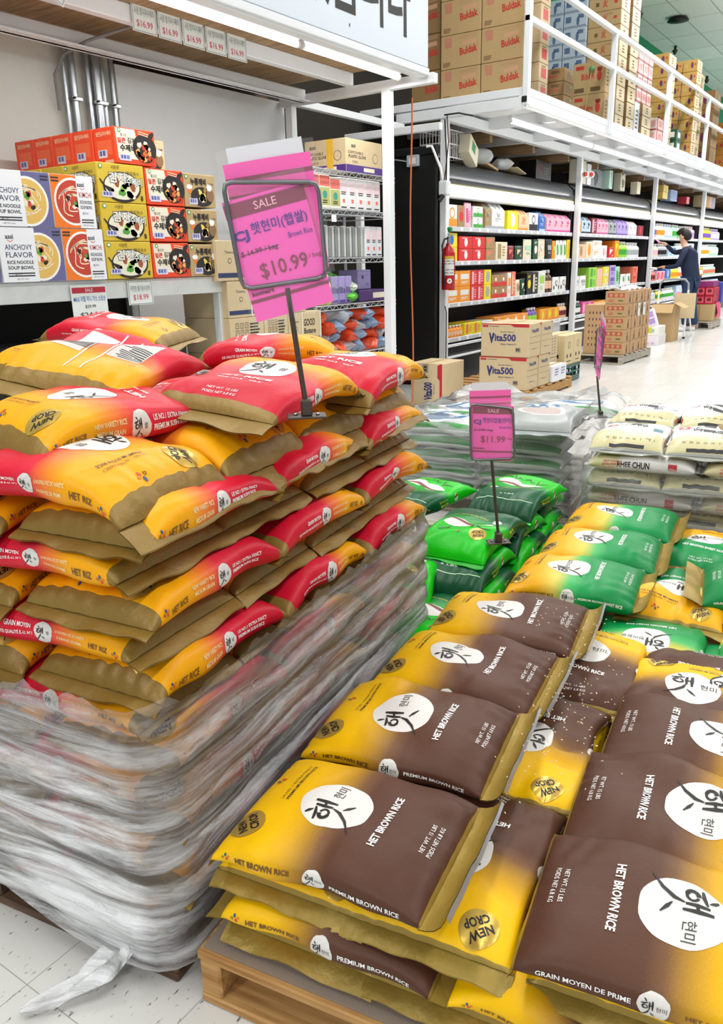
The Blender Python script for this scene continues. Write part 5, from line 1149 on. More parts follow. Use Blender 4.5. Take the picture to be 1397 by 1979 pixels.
b = MB(); b.tube([(-4.155, 7.70, 2.66), (-4.12, 7.68, 2.3), (-4.13, 7.69, 2.0)], .008, M('#1A1A1A', .5), 6); b.tube([(-4.14, 7.72, 2.7), (-4.11, 7.70, 2.45), (-4.13, 7.68, 2.2), (-4.16, 7.68, 2.02)], .007, M('#6A3A30', .5), 6); b.tube([(-4.16, 7.7, 2.7), (-4.0, 7.7, 2.70), (-3.85, 7.71, 2.66)], .008, M('#1A1A1A', .5), 6); tag(b.obj('power_cable'), 'dark power cables taped along the nearest post', 'cable')
b = MB(); b.box((0, 0, 0), (.10, .09, .14), M('#DDE1E4', .35), .012); o = b.obj('socket_box', None, (-4.13, 7.66, 2.02)); tag(o, 'white plastic junction box wired on the nearest post', 'outlet'); b = MB(); b.tube([(0, -.03, -.07), (-.03, -.06, -.12)], .025, BLACK, 8); b.obj('plug', o)
b = MB(); b.tube([(-4.155, 7.735, .86), (-4.14, 7.735, .80), (-4.14, 7.735, .15), (-4.15, 7.735, .12)], .006, BLACK, 6); tag(b.obj('black_cord'), 'thin black cord on the lower part of the nearest post', 'cord')
# ------------------------------------------------------------------ cartons stored on the deck
DZ = 2.8625
RDI = M('#C2372E', .5); BUL = M('#C8453A', .55); BRN = M('#6E5232', .6)
def spicy(a, w, h):
    a.text('Buldak', (w * .20, -.0), RDI, h=h * .22, w=w * .44, bold=.03, ang=6, z=2); a.rect((w * .22, h * .22), (w * .34, h * .12), M('#C99A78', .6), 5, 0); a.lines((w * .2, h * .40), (w * .5, h * .1), M('#B98E6A', .6), 2, 3)
    for s_ in range(4): a.stroke([(-w * .40 + .05 * w * s_, h * .44), (-w * .36 + .04 * w * s_, h * .14)], .018, M('#C08068', .6))
    a.lines((-w * .34, -h * .36), (w * .2, h * .14), BRN, 3)
def fire(a, w, h):
    a.text('火', (0.0, .0), RDI, h=h * .62, w=w * .14, bold=.03, z=2); a.rect((-w * .24, -h * .02), (w * .1, h * .26), BRN); a.text('辛라면', (w * .14, h * .28), BRN, h=h * .16, z=2); a.rect((w * .32, .0), (w * .1, h * .2), RDI)
def fold(a, w, h): a.rect((-w * .22, .12 * h), (w * .28, h * .14), BRN); a.text('비빔면', (-w * .26, -h * .18), BRN, h=h * .26, w=w * .3, bold=.03, z=2); a.rect((w * .26, h * .2), (w * .22, h * .22), BRN); a.lines((w * .2, -h * .12), (w * .3, h * .12), RDI, 1)
def side(a, w, h): a.lines((0, 0), (w * .5, h * .6), BRN, 5, 0, 1, 3); a.rect((w * .2, .2 * h), (w * .14, h * .2), M('#3A8A50', .5))
BLUEP = M('#B9C4D4', .6); BLUED = M('#5A6E92', .6)
def blue_art(a, w, h): a.rect((-w * .3, .05 * h), (w * .24, h * .4), BLUED); a.rect((w * .25, .2 * h), (w * .25, h * .26), BLUED); a.disc((w * .12, -h * .1), (.02, .05), BLUED, 0, 10); a.rect((-.0, -h * .42), (w * .95, h * .05), BLUED)
def gold_art(a, w, h): a.disc((w * .12, .05 * h), (w * .09, h * .26), M('#7A2030', .5), 1, 12); a.disc((w * .16, .0 * h), (w * .05, h * .2), M('#3A3A7A', .5), 2, 12); a.rect((-w * .26, 0), (w * .22, h * .34), M('#B89A58', .6)); a.rect((w * .34, .1 * h), (w * .1, h * .2), RDI)
def deck_stack(x, y, w_, d, h, n, m, art, label, group, cols=1, z=DZ, sidefn=side, gap=.004):
    """a stack: near end faces the camera side (-y), front face the aisle"""
    for c in range(cols):
        for k in range(n):
            pos = f'{ORD[k]} from the bottom' if n > 1 else 'single'
            pc = '' if cols == 1 else f', {("left", "right", "third")[c]} column'
            carton('stored_carton', x - c * (w_ + .01), y, z + k * (h + gap), w_, d, h - .0, m, f'{label}' + (f', {pos}{pc}' if n > 1 else ''), 'box', group, front=sidefn, end=art, flap=(k == n - 1))
# columns read from the aisle side (x) inwards
deck_stack(-3.475, 8.0, .44, .215, .30, 5, KRAFT, spicy, 'kraft carton with red spicy noodle lettering', 'noodle cartons at the deck corner', cols=2, sidefn=lambda a, w, h: a.rect((0, 0), (w * .6, h * .12), M('#D08A7A', .6)))
deck_stack(-4.40, 8.05, .34, .4, .33, 4, KRAFTD, spicy, 'darker carton left of the red lettered stacks', 'cartons behind the sign end')
deck_stack(-3.50, 8.47, .30, .235, .17, 8, KRAFTL, None, 'narrow tan carton with red square', 'narrow tan cartons', sidefn=lambda a, w, h: (a.rect((0, 0), (w * .55, h * .55), RDI), a.lines((0, .36 * h), (w * .5, h * .1), BRN, 1)))
deck_stack(-3.46, 9.07, .42, .29, .127, 3, KRAFTD, fold, 'flat carton with black lettering behind the first rail post', 'flat cartons by the rail')
deck_stack(-3.87, 10.8, .29, .45, .165, 9, BLUEP, blue_art, 'pale blue grey carton in the tall blue stacks', 'pale blue cartons', cols=2)
deck_stack(-3.47, 10.44, .40, .16, .343, 2, KRAFT, lambda a, w, h: (a.text('Bibim', (-.02, .02), RDI, h=h * .2, w=w * .4, bold=.02, z=2), a.disc((w * .3, .02), (.03, .06), RDI, 0, 14), a.rect((w * .3, .09), (.06, .04), M('#8A2A22', .5)), a.rect((-w * .3, -h * .36), (w * .3, h * .14), BRN), a.rect((w * .2, -h * .36), (w * .3, h * .14), BRN), a.rect((-w * .3, h * .35), (w * .25, h * .12), RDI)), 'kraft carton tied with string near the second rail post', 'string-tied cartons')
b = MB(); b.tube([(-3.64, 10.425, DZ + .60), (-3.68, 10.42, DZ + .3), (-3.71, 10.42, DZ + .02)], .006, M('#C9B070', .7), 6); b.lathe([(0, 0), (.035, .01), (.03, .05), (0, .06)], M('#5A8A5A', .6), 10, (-3.63, 10.40, DZ + .58)); tag(b.obj('string'), 'pale string hanging over the tied cartons', 'string')
KRAFT_LIT = M('#D8C9A6', .7, vary=.06, bscale=9)
def lit_side(a, w, h): a.rect((0, 0), (w * .98, h * .96), KRAFT_LIT); a.lines((0, 0), (w * .3, h * .6), BRN, 3, 0, 1, 5)  # aisle face painted paler because light falls on it, with brown print
deck_stack(-3.46, 10.84, .40, .335, .16, 10, KRAFT, fire, 'kraft carton with red fire character in the tall stack', 'fire character cartons', sidefn=lit_side)
deck_stack(-3.46, 11.29, .45, .33, .175, 9, KRAFTD, None, 'brown carton with side painted as lit in the tall stack', 'tall cartons with sides painted as lit', sidefn=lit_side)
REDC = M('#E8DCD8', .5)
def redtape(a, w, h): a.rect((-w * .42, 0), (w * .14, h * .98), RDI); a.rect((0, -h * .44), (w * .98, h * .1), RDI); a.rect((w * .1, .06 * h), (w * .6, h * .5), M('#E8A8A4', .6), 0, 1)
deck_stack(-3.43, 11.9, .28, .43, .133, 3, KRAFTD, lambda a, w, h: a.rect((0, .1 * h), (w * .16, h * .7), M('#1C4A30', .5)), 'brown carton with dark green tape patch', 'green taped cartons', sidefn=lit_side)
for q in range(3): deck_stack(-3.46, 11.66 + .235 * q, .26, .23, .16, 4, REDC, redtape, f'white carton bound with red tape, {ORD[q]} stack', 'red taped cartons', sidefn=redtape, z=DZ + .415)
deck_stack(-3.46, 11.655, .26, .22, .405, 1, M('#D4DCE8', .5), None, 'pale blue white carton under the red taped stacks', None)
for q in range(2): deck_stack(-3.40, 12.55 + .32 * q, .24, .3, .155, 2, REDC, redtape, f'low white carton with wide red tape, {("near", "far")[q]} pair', 'low red taped cartons', sidefn=redtape)
GOLDC = M('#B98E48', .6)
deck_stack(-3.50, 13.3, .24, .4, .155, 8, GOLDC, gold_art, 'golden carton with emblem in the nearer golden stack', 'nearer golden cartons', sidefn=lit_side)
deck_stack(-3.33, 14.3, .215, .3, .163, 8, GOLDC, gold_art, 'golden carton with red and blue emblem', 'golden cartons', cols=2, sidefn=lit_side)
deck_stack(-3.42, 13.75, .2, .3, .15, 2, M('#1F5A3E', .5), lambda a, w, h: a.rect((0, 0), (w * .7, h * .5), WHITE), 'small green and white carton beside the third rail post', 'green and white cartons', sidefn=lambda a, w, h: a.rect((0, 0), (w * .5, h * .5), WHITE))
deck_stack(-3.50, 15.2, .3, .4, .26, 5, KRAFTL, None, 'cream upright carton beyond the golden stacks', 'cream upright cartons')
deck_stack(-3.46, 16.3, .4, .5, .3, 4, KRAFTD, gold_art, 'brown carton far along the rail', 'far brown cartons')
deck_stack(-3.46, 17.6, .5, .6, .28, 3, M('#B5772A', .6), gold_art, 'orange brown carton at the far end of the rail', 'far orange brown cartons')
deck_stack(-4.1, 15.6, .5, .6, .36, 4, KRAFT, None, 'big kraft carton behind the far rail stacks', 'big far cartons')
# ------------------------------------------------------------------ goods on the floor along the coolers
RDV = M('#B8242C', .5); NAV = M('#26306E', .5)
def vita(a, w, h):
    a.rect((0, h * .485), (w * .99, h * .03), RDV); a.poly([(w * .12, h * .47), (w * .495, h * .47), (w * .495, h * .40), (w * .19, h * .40)], RDV, 1); a.rect((-w * .41, h * .42), (w * .12, h * .06), RDV)
    a.lines((-w * .22, h * .42), (w * .22, h * .03), INK, 1, 0, 1); a.text('Vita500', (-w * .05, h * .08), NAV, h=h * .22, w=w * .56, bold=.03, z=2); a.text('V', (-w * .275, .06 * h), NAV, h=h * .32, w=w * .12, bold=.06, z=3)
    a.text('Beautiful Vitamin C', (.06 * w, h * .26), INK, h=h * .05, w=w * .30, z=2); a.text('Enjoy Vitamin C', (w * .08, -h * .12), NAV, h=h * .06, w=w * .32, bold=.02, z=2); a.barcode((w * .28, -h * .28), (w * .11, h * .14), INK, M('#9A927E', .6), z=1, n=8)
def vita_side(a, w, h):
    a.text('Vita500', (0, h * .28), NAV, h=h * .11, w=w * .6, bold=.03, ang=0, z=2); a.rect((0, h * .1), (w * .9, .004), M('#8A7A58', .6)); a.rect((0, -h * .08), (w * .9, .004), M('#8A7A58', .6)); a.text('Vitamin C', (0, -h * .26), INK, h=h * .04, w=w * .5, z=2); a.rect((w * .42, h * .46), (w * .12, h * .05), RDV)
pallet(0, 0, .98, 1.25, .118, PINE, 'pale pine pallet under the Vita cartons', world=(-3.43, 7.72, 0), rz=0)
for q, (x, y, z) in enumerate(((-2.955, 7.12, .1205), (-2.94, 7.12, .4315), (-2.955, 7.42, .1205), (-2.94, 7.42, .4315))):
    carton('drink_carton', x, y, z, .49, .285, .308, KRAFTL, f'kraft Vita500 carton with red trim, {("lower", "upper")[q % 2]} one of the {("front", "rear")[q // 2]} stack on the pine pallet', 'box', 'Vita500 cartons', front=vita_side, end=vita)
b = MB(); 
def vita_up(a, w, h):
    a.rect((w * .40, 0), (w * .07, h * .98), RDV); a.poly([(w * .37, h * .1), (w * .3, h * .16), (w * .3, h * .45), (w * .37, h * .48)], RDV, 1); a.text('Vita500', (w * .02, -h * .16), NAV, h=w * .26, w=h * .42, ang=90, bold=.04, z=2); a.text('Enjoy Vitamin C', (w * .20, -h * .10), NAV, h=w * .06, w=h * .24, ang=90, z=2); a.barcode((-w * .05, h * .38), (w * .22, h * .14), INK, M('#9A927E', .6), ang=90, z=1, n=8)
carton('drink_carton', -3.56, 6.62, .001, .36, .40, .40, KRAFTL, 'kraft Vita500 carton standing on end in the dark gap', 'box', None, end=vita_up)
CRG = M('#17584C', .4)
def crate(x, y, label, sx=.30, sy=.55):
    c = empty('plastic_crate', (x, y, 0)); tag(c, label, 'crate', 'dark green crates')
    part_box('bottom', c, -sx, 0, 0, sy, .004, .03, CRG)
    for nm, x0, x1, y0, y1 in (('side_wall', -.02, 0, 0, sy), ('side_wall', -sx, -sx + .02, 0, sy), ('end_wall', -sx, 0, 0, .02), ('end_wall', -sx, 0, sy - .02, sy)):
        b = MB(); L_ = (y1 - y0) if nm == 'side_wall' else (x1 - x0); ax = nm == 'side_wall'
        def bar(s0, s1, z0, z1):
            if ax: b.box(((x0 + x1) / 2, y0 + (s0 + s1) / 2 * L_, (z0 + z1) / 2), (.02, (s1 - s0) * L_, z1 - z0), CRG, .003)
            else: b.box((x0 + (s0 + s1) / 2 * L_, (y0 + y1) / 2, (z0 + z1) / 2), ((s1 - s0) * L_, .02, z1 - z0), CRG, .003)
        bar(0, 1, .16, .20); bar(0, 1, .03, .06); bar(0, 1, .10, .115)
        for q in range(6): bar(q / 5 * .96, q / 5 * .96 + .04, .06, .16)
        b.obj(nm, c)
crate(-3.08, 8.42, 'dark green plastic crate under two kraft cartons, front one'); crate(-3.40, 8.38, 'dark green plastic crate half hidden behind the front one')
def leaf(a, w, h): a.disc((0, h * .16), (w * .14, h * .12), INK, 0, 14); a.disc((0, h * .16), (w * .11, h * .10), KRAFTL, 1, 14); a.rect((-w * .2, -h * .2), (w * .14, h * .12), INK); a.rect((w * .2, -h * .2), (w * .14, h * .12), INK); a.lines((0, -h * .38), (w * .5, h * .06), INK, 1)
carton('kraft_carton', -3.07, 8.43, .203, .28, .27, .32, M('#D3BF93', .7), 'kraft carton with small emblem on the front green crate, near one', 'box', 'emblem cartons on the crate', front=leaf, end=leaf)
carton('kraft_carton', -3.07, 8.71, .203, .28, .25, .32, M('#D3BF93', .7), 'kraft carton with small emblem on the front green crate, far one', 'box', 'emblem cartons on the crate', front=leaf, end=leaf)
def dots(a, w, h):
    for i in range(4):
        for j in range(6): a.rect((-w * .24 + i * w * .18, h * .34 - j * h * .13), (w * .05, h * .05), INK)
for q in range(2): carton('plain_carton', -3.09, 7.88, .1205 + .205 * q, .46, .38, .20 if q == 0 else .23, M('#C9B692', .7), f'pale kraft carton with printed dots behind the Vita stacks, {("lower", "upper")[q]} one', 'box', 'dotted cartons', front=dots)
carton('white_carton', -2.93, 7.74, .1205, .16, .38, .16, M('#ECECF0', .5), 'white carton with violet print on the pine pallet edge', 'box', None, front=lambda a, w, h: (a.lines((-w * .22, .1 * h), (w * .3, h * .5), M('#8A86B8', .5), 3), a.lines((w * .25, .1 * h), (w * .3, h * .5), M('#8A86B8', .5), 3)))
carton('green_carton', -3.35, 8.10, .562, .34, .52, .085, M('#1D6A48', .5), 'dark green flat carton lying on the dotted cartons', 'box', None, front=lambda a, w, h: (a.rect((-w * .2, 0), (w * .5, h * .8), WHITE), a.disc((w * .25, 0), .02, WHITE, 1)))
carton('grey_crate', -3.52, 8.85, .001, .4, .62, .60, M('#A9ADB2', .4), 'grey and white slotted carton standing behind the emblem cartons', 'box', None, front=lambda a, w, h: (a.rect((-w * .2, .0), (w * .4, h * .8), M('#5E6670', .5)), [a.rect((w * .08 + .05 * k, 0), (.012, h * .8), WHITE) for k in range(5)]))
# pallet with the tall bottle-carton stack
pallet(0, 0, .62, 1.2, .118, GREYW, 'grey weathered pallet under the tall carton stack', world=(-3.30, 10.95, 0), rz=-.04)
TANC = M('#B9946A', .7, vary=.05, bscale=8)
def redbox(a, w, h): a.rect((0, h * .18), (w * .8, h * .34), M('#B4533C', .6)); [a.disc((-w * .24 + w * .24 * k, h * .18), h * .13, TANC, 1, 12) for k in range(3)]; a.lines((-w * .2, -h * .25), (w * .25, h * .2), M('#B4533C', .6), 2); a.rect((w * .22, -h * .24), (w * .22, h * .12), M('#5A6A3A', .6))
def bottlemark(a, w, h): a.rect((0, .08 * h), (w * .1, h * .4), BRN); a.disc((0, -.2 * h), w * .12, BRN, 0, 10); a.lines((0, -h * .38), (w * .5, h * .06), BRN, 1)
for k in range(5):
    for q in range(4):
        carton('bottle_carton', -3.02 + .008 * (q % 2), 10.40 + .272 * q, .1205 + .158 * k, .27, .266, .155, TANC, f'tan bottle carton with red print, {ORD[k]} layer from the pallet, {ORD[q]} from the near end', 'box', 'tan bottle cartons', front=bottlemark, end=redbox if q == 0 else None, flap=k == 4)
for q in range(3): carton('bottle_carton', -3.30, 10.42 + .3 * q, .1205, .25, .28, .62, TANC, f'tall tan carton in the rear row of the bottle stack, {ORD[q]} from the near end', 'box', 'tall tan cartons', end=dots)
for q in range(2): price_tag(-3.005, 10.93 + .24 * q, .66, .11, .17, f'white paper tag with dark header on the bottle carton stack, {("left", "right")[q]}', [('1+1', .2, .2, .5, INK)], group='paper tags on the bottle stack')
b = MB(); b.grid(lambda u, v: (-3.30 + .26 * u, 10.40 + 1.1 * v, .925 + .03 * math.sin(9 * v + 4 * u) * u * (1 - u) * 4 + .012 * math.sin(31 * v)), 6, 30, M('#EEF0F0', .2, trans=.2)); tag(b.obj('plastic_cover'), 'white crumpled plastic film lying on the bottle carton stack', 'plastic')
# small boxes, step ladder and the cartons behind it
carton('white_carton', -3.24, 12.9, .001, .26, .52, .15, M('#EDE6EA', .5), 'white and pink carton on the floor, lower of two by the ladder', 'box', None, front=dots, end=lambda a, w, h: (a.rect((-w * .2, -h * .3), (w * .5, h * .2), M('#E8A8C8', .5)), a.rect((w * .25, -h * .28), (w * .2, h * .2), M('#C8B8D8', .5))))
carton('yellow_carton', -3.24, 12.9, .154, .26, .45, .13, M('#F0EEE6', .5), 'white carton with yellow label, upper of two by the ladder', 'box', None, front=dots, end=lambda a, w, h: (a.rect((-w * .14, .1 * h), (w * .62, h * .7), M('#E6D02A', .5)), a.text('SALE', (-w * .22, h * .1), INK, h=h * .3, bold=.03, z=2), a.rect((w * .2, .05 * h), (w * .2, h * .4), M('#9AC8B0', .5), 0, 1)))
pk = carton('tissue_pack', -3.26, 12.96, .29, .14, .08, .26, M('#E9E2F0', .4), 'white pack with lilac squares leaning on the yellow labelled carton', 'package', None, end=lambda a, w, h: [a.rect((0, h * .2 * s_), (w * .7, h * .32), M('#B79AD8', .5)) for s_ in (-1, 1)], flap=False); pk.rotation_euler = (0, -.35, 0)
def open_box(name, x, y, z, sx, sy, sz, m, label, rz=0.0):
    o = empty(name, (x, y, z), rz); tag(o, label, 'box')
    for nm, c, d in (('side', (-sx / 2, 0, sz / 2), (.006, sy, sz)), ('side', (sx / 2, 0, sz / 2), (.006, sy, sz)), ('side', (0, -sy / 2, sz / 2), (sx, .006, sz)), ('side', (0, sy / 2, sz / 2), (sx, .006, sz)), ('bottom', (0, 0, .004), (sx, sy, .006))):
        b = MB(); b.box(c, d, m); b.obj(nm, o)
    b = MB(); b.box((sx / 2 + sx * .22, 0, sz - .02), (sx * .5, sy * .98, .006), m, 0, oriented(0, .5)); a = Art(); b.obj('flap', o)
    b = MB(); b.box((0, -sy / 2 - sy * .16, sz - .06), (sx * .98, sy * .4, .006), m, 0, oriented(0, 0, .9)); b.obj('flap', o)
    return o
open_box('open_carton', -3.35, 13.75, .002, .34, .40, .58, KRAFT, 'open kraft carton with flaps up beside the step ladder')
fb_ = carton('flat_carton', -3.16, 14.02, .33, .03, .34, .40, KRAFTL, 'kraft carton flap panel with dark print leaning on the step ladder', 'cardboard', None, end=None, front=lambda a, w, h: a.text('상자', (-.05, 0), BRN, h=.06, z=1), flap=False); fb_.rotation_euler = (0, .0, -1.2)
ld = empty('step_ladder', (-3.38, 14.55, 0)); tag(ld, 'white folding step ladder with grey arched handle beside the person', 'ladder')
LW = M('#EDEFF1', .35); b = MB(); b.tube([(-.24, -.25, .78), (-.235, -.24, .88), (-.18, -.24, .945), (.0, -.24, .955), (.16, -.24, .945), (.215, -.24, .88), (.225, -.25, .78)], .017, M('#8E9498', .4), 8); b.obj('handle_arch', ld)
for x0, x1 in ((-.24, -.25), (.225, .24)):
    b = MB(); b.tube([(x0, -.25, .78), (x1, -.36, .02)], .016, LW, 8); b.obj('front_leg', ld); b = MB(); b.tube([(x0, -.24, .60), (x1, .22, .02)], .014, LW, 8); b.obj('rear_leg', ld)
    b = MB(); b.tube([(x1, -.36, .03), (x1, -.363, .0)], .021, BLACK, 8); b.obj('rubber_foot', ld)
for z, y in ((.20, -.29), (.42, -.25)):
    b = MB(); b.box((0, y, z), (.47, .16, .025), LW, .008); b.obj('tread', ld)
pallet(0, 0, .5, .9, .14, GREYW, 'small grey pallet under the far kraft carton', world=(-3.36, 16.6, 0), rz=0)
carton('big_carton', -3.12, 16.25, .145, .48, .7, .30, KRAFT, 'big kraft carton under the red packs behind the person', 'box', None, end=lambda a, w, h: a.rect((0, 0), (.01, h * .95), BRN))
for k in range(2):
    for q in range(3): carton('red_pack', -3.14 - .155 * q, 16.27, .449 + .155 * k, .15, .5, .15, M('#B0182C', .4), f'dark red pack on the far kraft carton, {("lower", "upper")[k]} row, {ORD[q]} from the right', 'package', 'dark red packs', end=lambda a, w, h: (a.rect((0, 0), (w * .8, h * .7), M('#D8586A', .5)), a.disc((0, .01), (.04, .035), M('#6A1020', .5), 1, 12)), flap=False)
carton('violet_pack', -3.16, 16.27, .76, .36, .5, .10, M('#8A2A6A', .4), 'violet pack topmost on the dark red packs', 'package', None, flap=False); carton('blue_pack', -3.10, 16.8, .449, .1, .3, .38, M('#3C4EA8', .4), 'blue pack at the right end of the dark red packs', 'package', None, flap=False)
b = MB(); b.grid(lambda u, v: (-3.095 + .02 * math.sin(7 * u + 5 * v), 16.45 + .3 * u, .20 + .28 * v), 8, 8, M('#F04C8C', .4)); tag(b.obj('pink_sheet'), 'pink crumpled sheet hanging on the far kraft carton', 'paper')
# ------------------------------------------------------------------ price signs on poles
PINKP = M('#FF62C4', .5); PINK2 = M('#FF55B8', .5); MAROON = M('#8E3A58', .5); VIOL = M('#4A2A9A', .5); SLEEVE = M('#FFFFFF', .08, trans=.93); FRAMEG = M('#7C7E82', .3, .7); RUST = M('#4E4540', .45, .5, vary=.2, bscale=60)
def band(a, y, w, h, m):
    for k in range(10): a.rect((w * (-.45 + .1 * k), y), (w * .1005, h), m)
def sale_art(a, w, h, name, old, new, unit):
    band(a, h * .415, w, h * .115, MAROON); a.text('SALE', (w * .0, h * .415), M('#F4B8C8', .5), h=h * .065, w=w * .28, z=2, bold=.008)
    a.text('CJ', (-w * .385, h * .20), VIOL, h=h * .10, w=w * .19, bold=.03, z=2); a.text(name, (w * .10, h * .235), VIOL, h=h * .11, w=w * .70, z=2, bold=.008)
    a.text('Brown Rice', (w * .32, h * .12), VIOL, h=h * .045, w=w * .30, z=2)
    a.text(old, (-w * .22, h * .06), M('#5A2A4A', .5), h=h * .055, w=w * .46, z=2); a.rect((-w * .22, h * .06), (w * .48, .0012), M('#5A2A4A', .5), 2, 3)
    a.text(new, (w * .02, -h * .11), MAROON, h=h * .14, w=w * .60, z=2, bold=.006); a.text(unit, (w * .42, -h * .09), MAROON, h=h * .05, w=w * .16, z=2)
    a.text('komart', (-w * .32, -h * .27), M('#6A1A3A', .5), h=h * .035, w=w * .28, bold=.03, z=2); band(a, -h * .33, w, h * .026, MAROON)
def price_sign(base, r, quad, sheets, label, rod_top, sleeve_pts=None, paper=None):
    """base: foot on the bags; r: unit vector to the sign's right; quad: frame corners (r, z) from the rod top"""
    o = empty('price_sign', base); tag(o, label, 'price sign')
    r = np.array((r[0], r[1], 0)); n = np.array((r[1], -r[0], 0)); T_ = np.array(rod_top) - np.array(base)
    at = lambda q, d=0: T_ + r * q[0] + np.array((0, 0, 1)) * q[1] + n * d
    b = MB(); b.box((0, 0, .003), (.075, .05, .004), RUST, .001, oriented(.7)); b.box((0, 0, .02), (.022, .03, .034), RUST, .004, oriented(.7)); b.obj('foot_bracket', o)
    for s_ in (-1, 1):
        b = MB(); b.lathe([(0, 0), (.004, .0), (.004, .003), (0, .004)], STEEL, 8, (.018 * s_, .012 * s_, .0055)); b.obj('rivet', o)
    b = MB(); b.tube([(0, 0, .02), tuple(T_ * .5 + np.array((.001, 0, 0))), tuple(T_ + np.array((0, 0, .0)))], .0052, RUST, 8); b.obj('pole', o)
    pts = []; k = len(quad)
    for i in range(k):                                     # rounded frame
        p, a_, c = np.array(quad[i]), np.array(quad[i - 1]), np.array(quad[(i + 1) % k]); d0 = (a_ - p) / np.linalg.norm(a_ - p) * .016; d1 = (c - p) / np.linalg.norm(c - p) * .016
        for t in (0, .5, 1): pts.append(p + d0 * (1 - t) ** 2 + d1 * t ** 2)
    pts.append(pts[0])
    b = MB(); b.tube([at(q, .003) for q in pts], .0042, FRAMEG, 8, cap=False); b.obj('frame', o)
    for (c, w_, h_, ang, dep, art) in sheets:
        ca, sa = math.cos(math.radians(ang)), math.sin(math.radians(ang))
        R2 = r * ca + np.array((0, 0, sa)); U2 = -r * sa + np.array((0, 0, ca))
        cen = at(c, dep); b = MB(); m = PINKP if art else PINK2
        bow = lambda u, v: cen + R2 * (u - .5) * w_ + U2 * (v - .5) * h_ + n * (.004 * math.sin(PI * u))
        b.grid(lambda u, v: tuple(bow(u, v)), 8, 2, m); b.grid(lambda u, v: tuple(bow(1 - u, v) - n * .0006), 8, 2, PINK2)
        a = Art()
        if art: sale_art(a, w_, h_, *art)
        else: band(a, h_ * .36, w_, h_ * .035, MAROON); band(a, h_ * .22, w_, h_ * .02, MAROON)
        b.art(a, lambda p, hh: np.array([bow(q[0] / w_ + .5, q[1] / h_ + .5) + n * (hh + .0004) for q in p])); b.obj('paper_sheet', o)
        b = MB(); b.grid(lambda u, v: tuple(bow(u * 1.12 - .06, v * 1.16 - .05) + n * (.0035 + .0012 * math.sin(11 * u + 7 * v))), 14, 14, SLEEVE); b.obj('plastic_sleeve', o)
        if not art:
            b = MB(); q0 = cen + U2 * (h_ * .5 + .013); b.grid(lambda u, v: tuple(q0 + R2 * (u - .5) * w_ * .86 + U2 * (v - .5) * .026 + n * .001), 2, 1, M('#E6E6EC', .25)); b.obj('sleeve_header', o)
    return o
price_sign((-.955, 1.214, 1.018), (.764, .645), ((-.1055, .184), (.064, .182), (.0735, .018), (-.082, .0)), [((-.012, .062), .150, .216, 13.5, -.002, ('햇현미(햅쌀)', '$ 14.99 / bag', '$10.99', '/ bag')), ((-.012, .125), .158, .200, 8, -.012, None)],
           'tall pink SALE sign with 10.99 price on a pole in the red bags', (-.975, 1.198, 1.262))
price_sign((-1.041, 2.323, .405), (.905, .426), ((-.072, .184), (.062, .170), (.074, .008), (-.066, .0)), [((.0, .088), .128, .178, -1, -.003, ('햇현미찹쌀(현미)', '$ 17.99 / bag', '$11.99', '/ bag')), ((-.008, .150), .130, .15, 2, -.012, None)],
           'smaller pink SALE sign with 11.99 price among the bright green bags', (-1.067, 2.311, .686))
price_sign((-1.298, 4.145, .50), (.45, -.893), ((-.085, .23), (.115, .26), (.115, .06), (-.085, .03)), [((.01, .12), .17, .24, -12, -.003, ('햇쌀(햅쌀)', '$ 15.99 / bag', '$12.99', '/ bag')), ((-.02, .18), .17, .2, -16, -.014, None)],
           'pink price sign seen edge-on behind the plump grey bag', (-1.325, 4.135, .72))
# ------------------------------------------------------------------ the shopper
def skin_mesh(name, joints, edges, m, parent, sub=2, root=0):
    """continuous limb surface grown around joints (x, y, z, r) or (x, y, z, rx, ry)"""
    me = bpy.data.meshes.new('t'); me.from_pydata([j[:3] for j in joints], edges, []); o = bpy.data.objects.new('t', me); COL.objects.link(o)
    o.modifiers.new('s', 'SKIN'); sv = me.skin_vertices[0].data
    for k, j in enumerate(joints): sv[k].radius = (j[3], j[4] if len(j) > 4 else j[3]); sv[k].use_root = k == root
    s = o.modifiers.new('d', 'SUBSURF'); s.levels = sub; s.render_levels = sub
    dg = bpy.context.evaluated_depsgraph_get(); ev = bpy.data.meshes.new_from_object(o.evaluated_get(dg)); bpy.data.objects.remove(o); bpy.data.meshes.remove(me)
    ev.name = name; ev.materials.clear(); ev.materials.append(m)
    ev.polygons.foreach_set('material_index', [0] * len(ev.polygons)); ev.polygons.foreach_set('use_smooth', [True] * len(ev.polygons)); return link(name, ev, parent)
SKINM = M('#D9A98C', .5); NAVYC = M('#12203E', .75, bump=.2, bscale=18); JEAN = M('#1E3556', .8, bump=.15, bscale=60); HAIRM = M('#1E1612', .55, bump=.6, bscale=60); SHOE = M('#E4E6E8', .5)
PX, PY = -3.50, 15.70
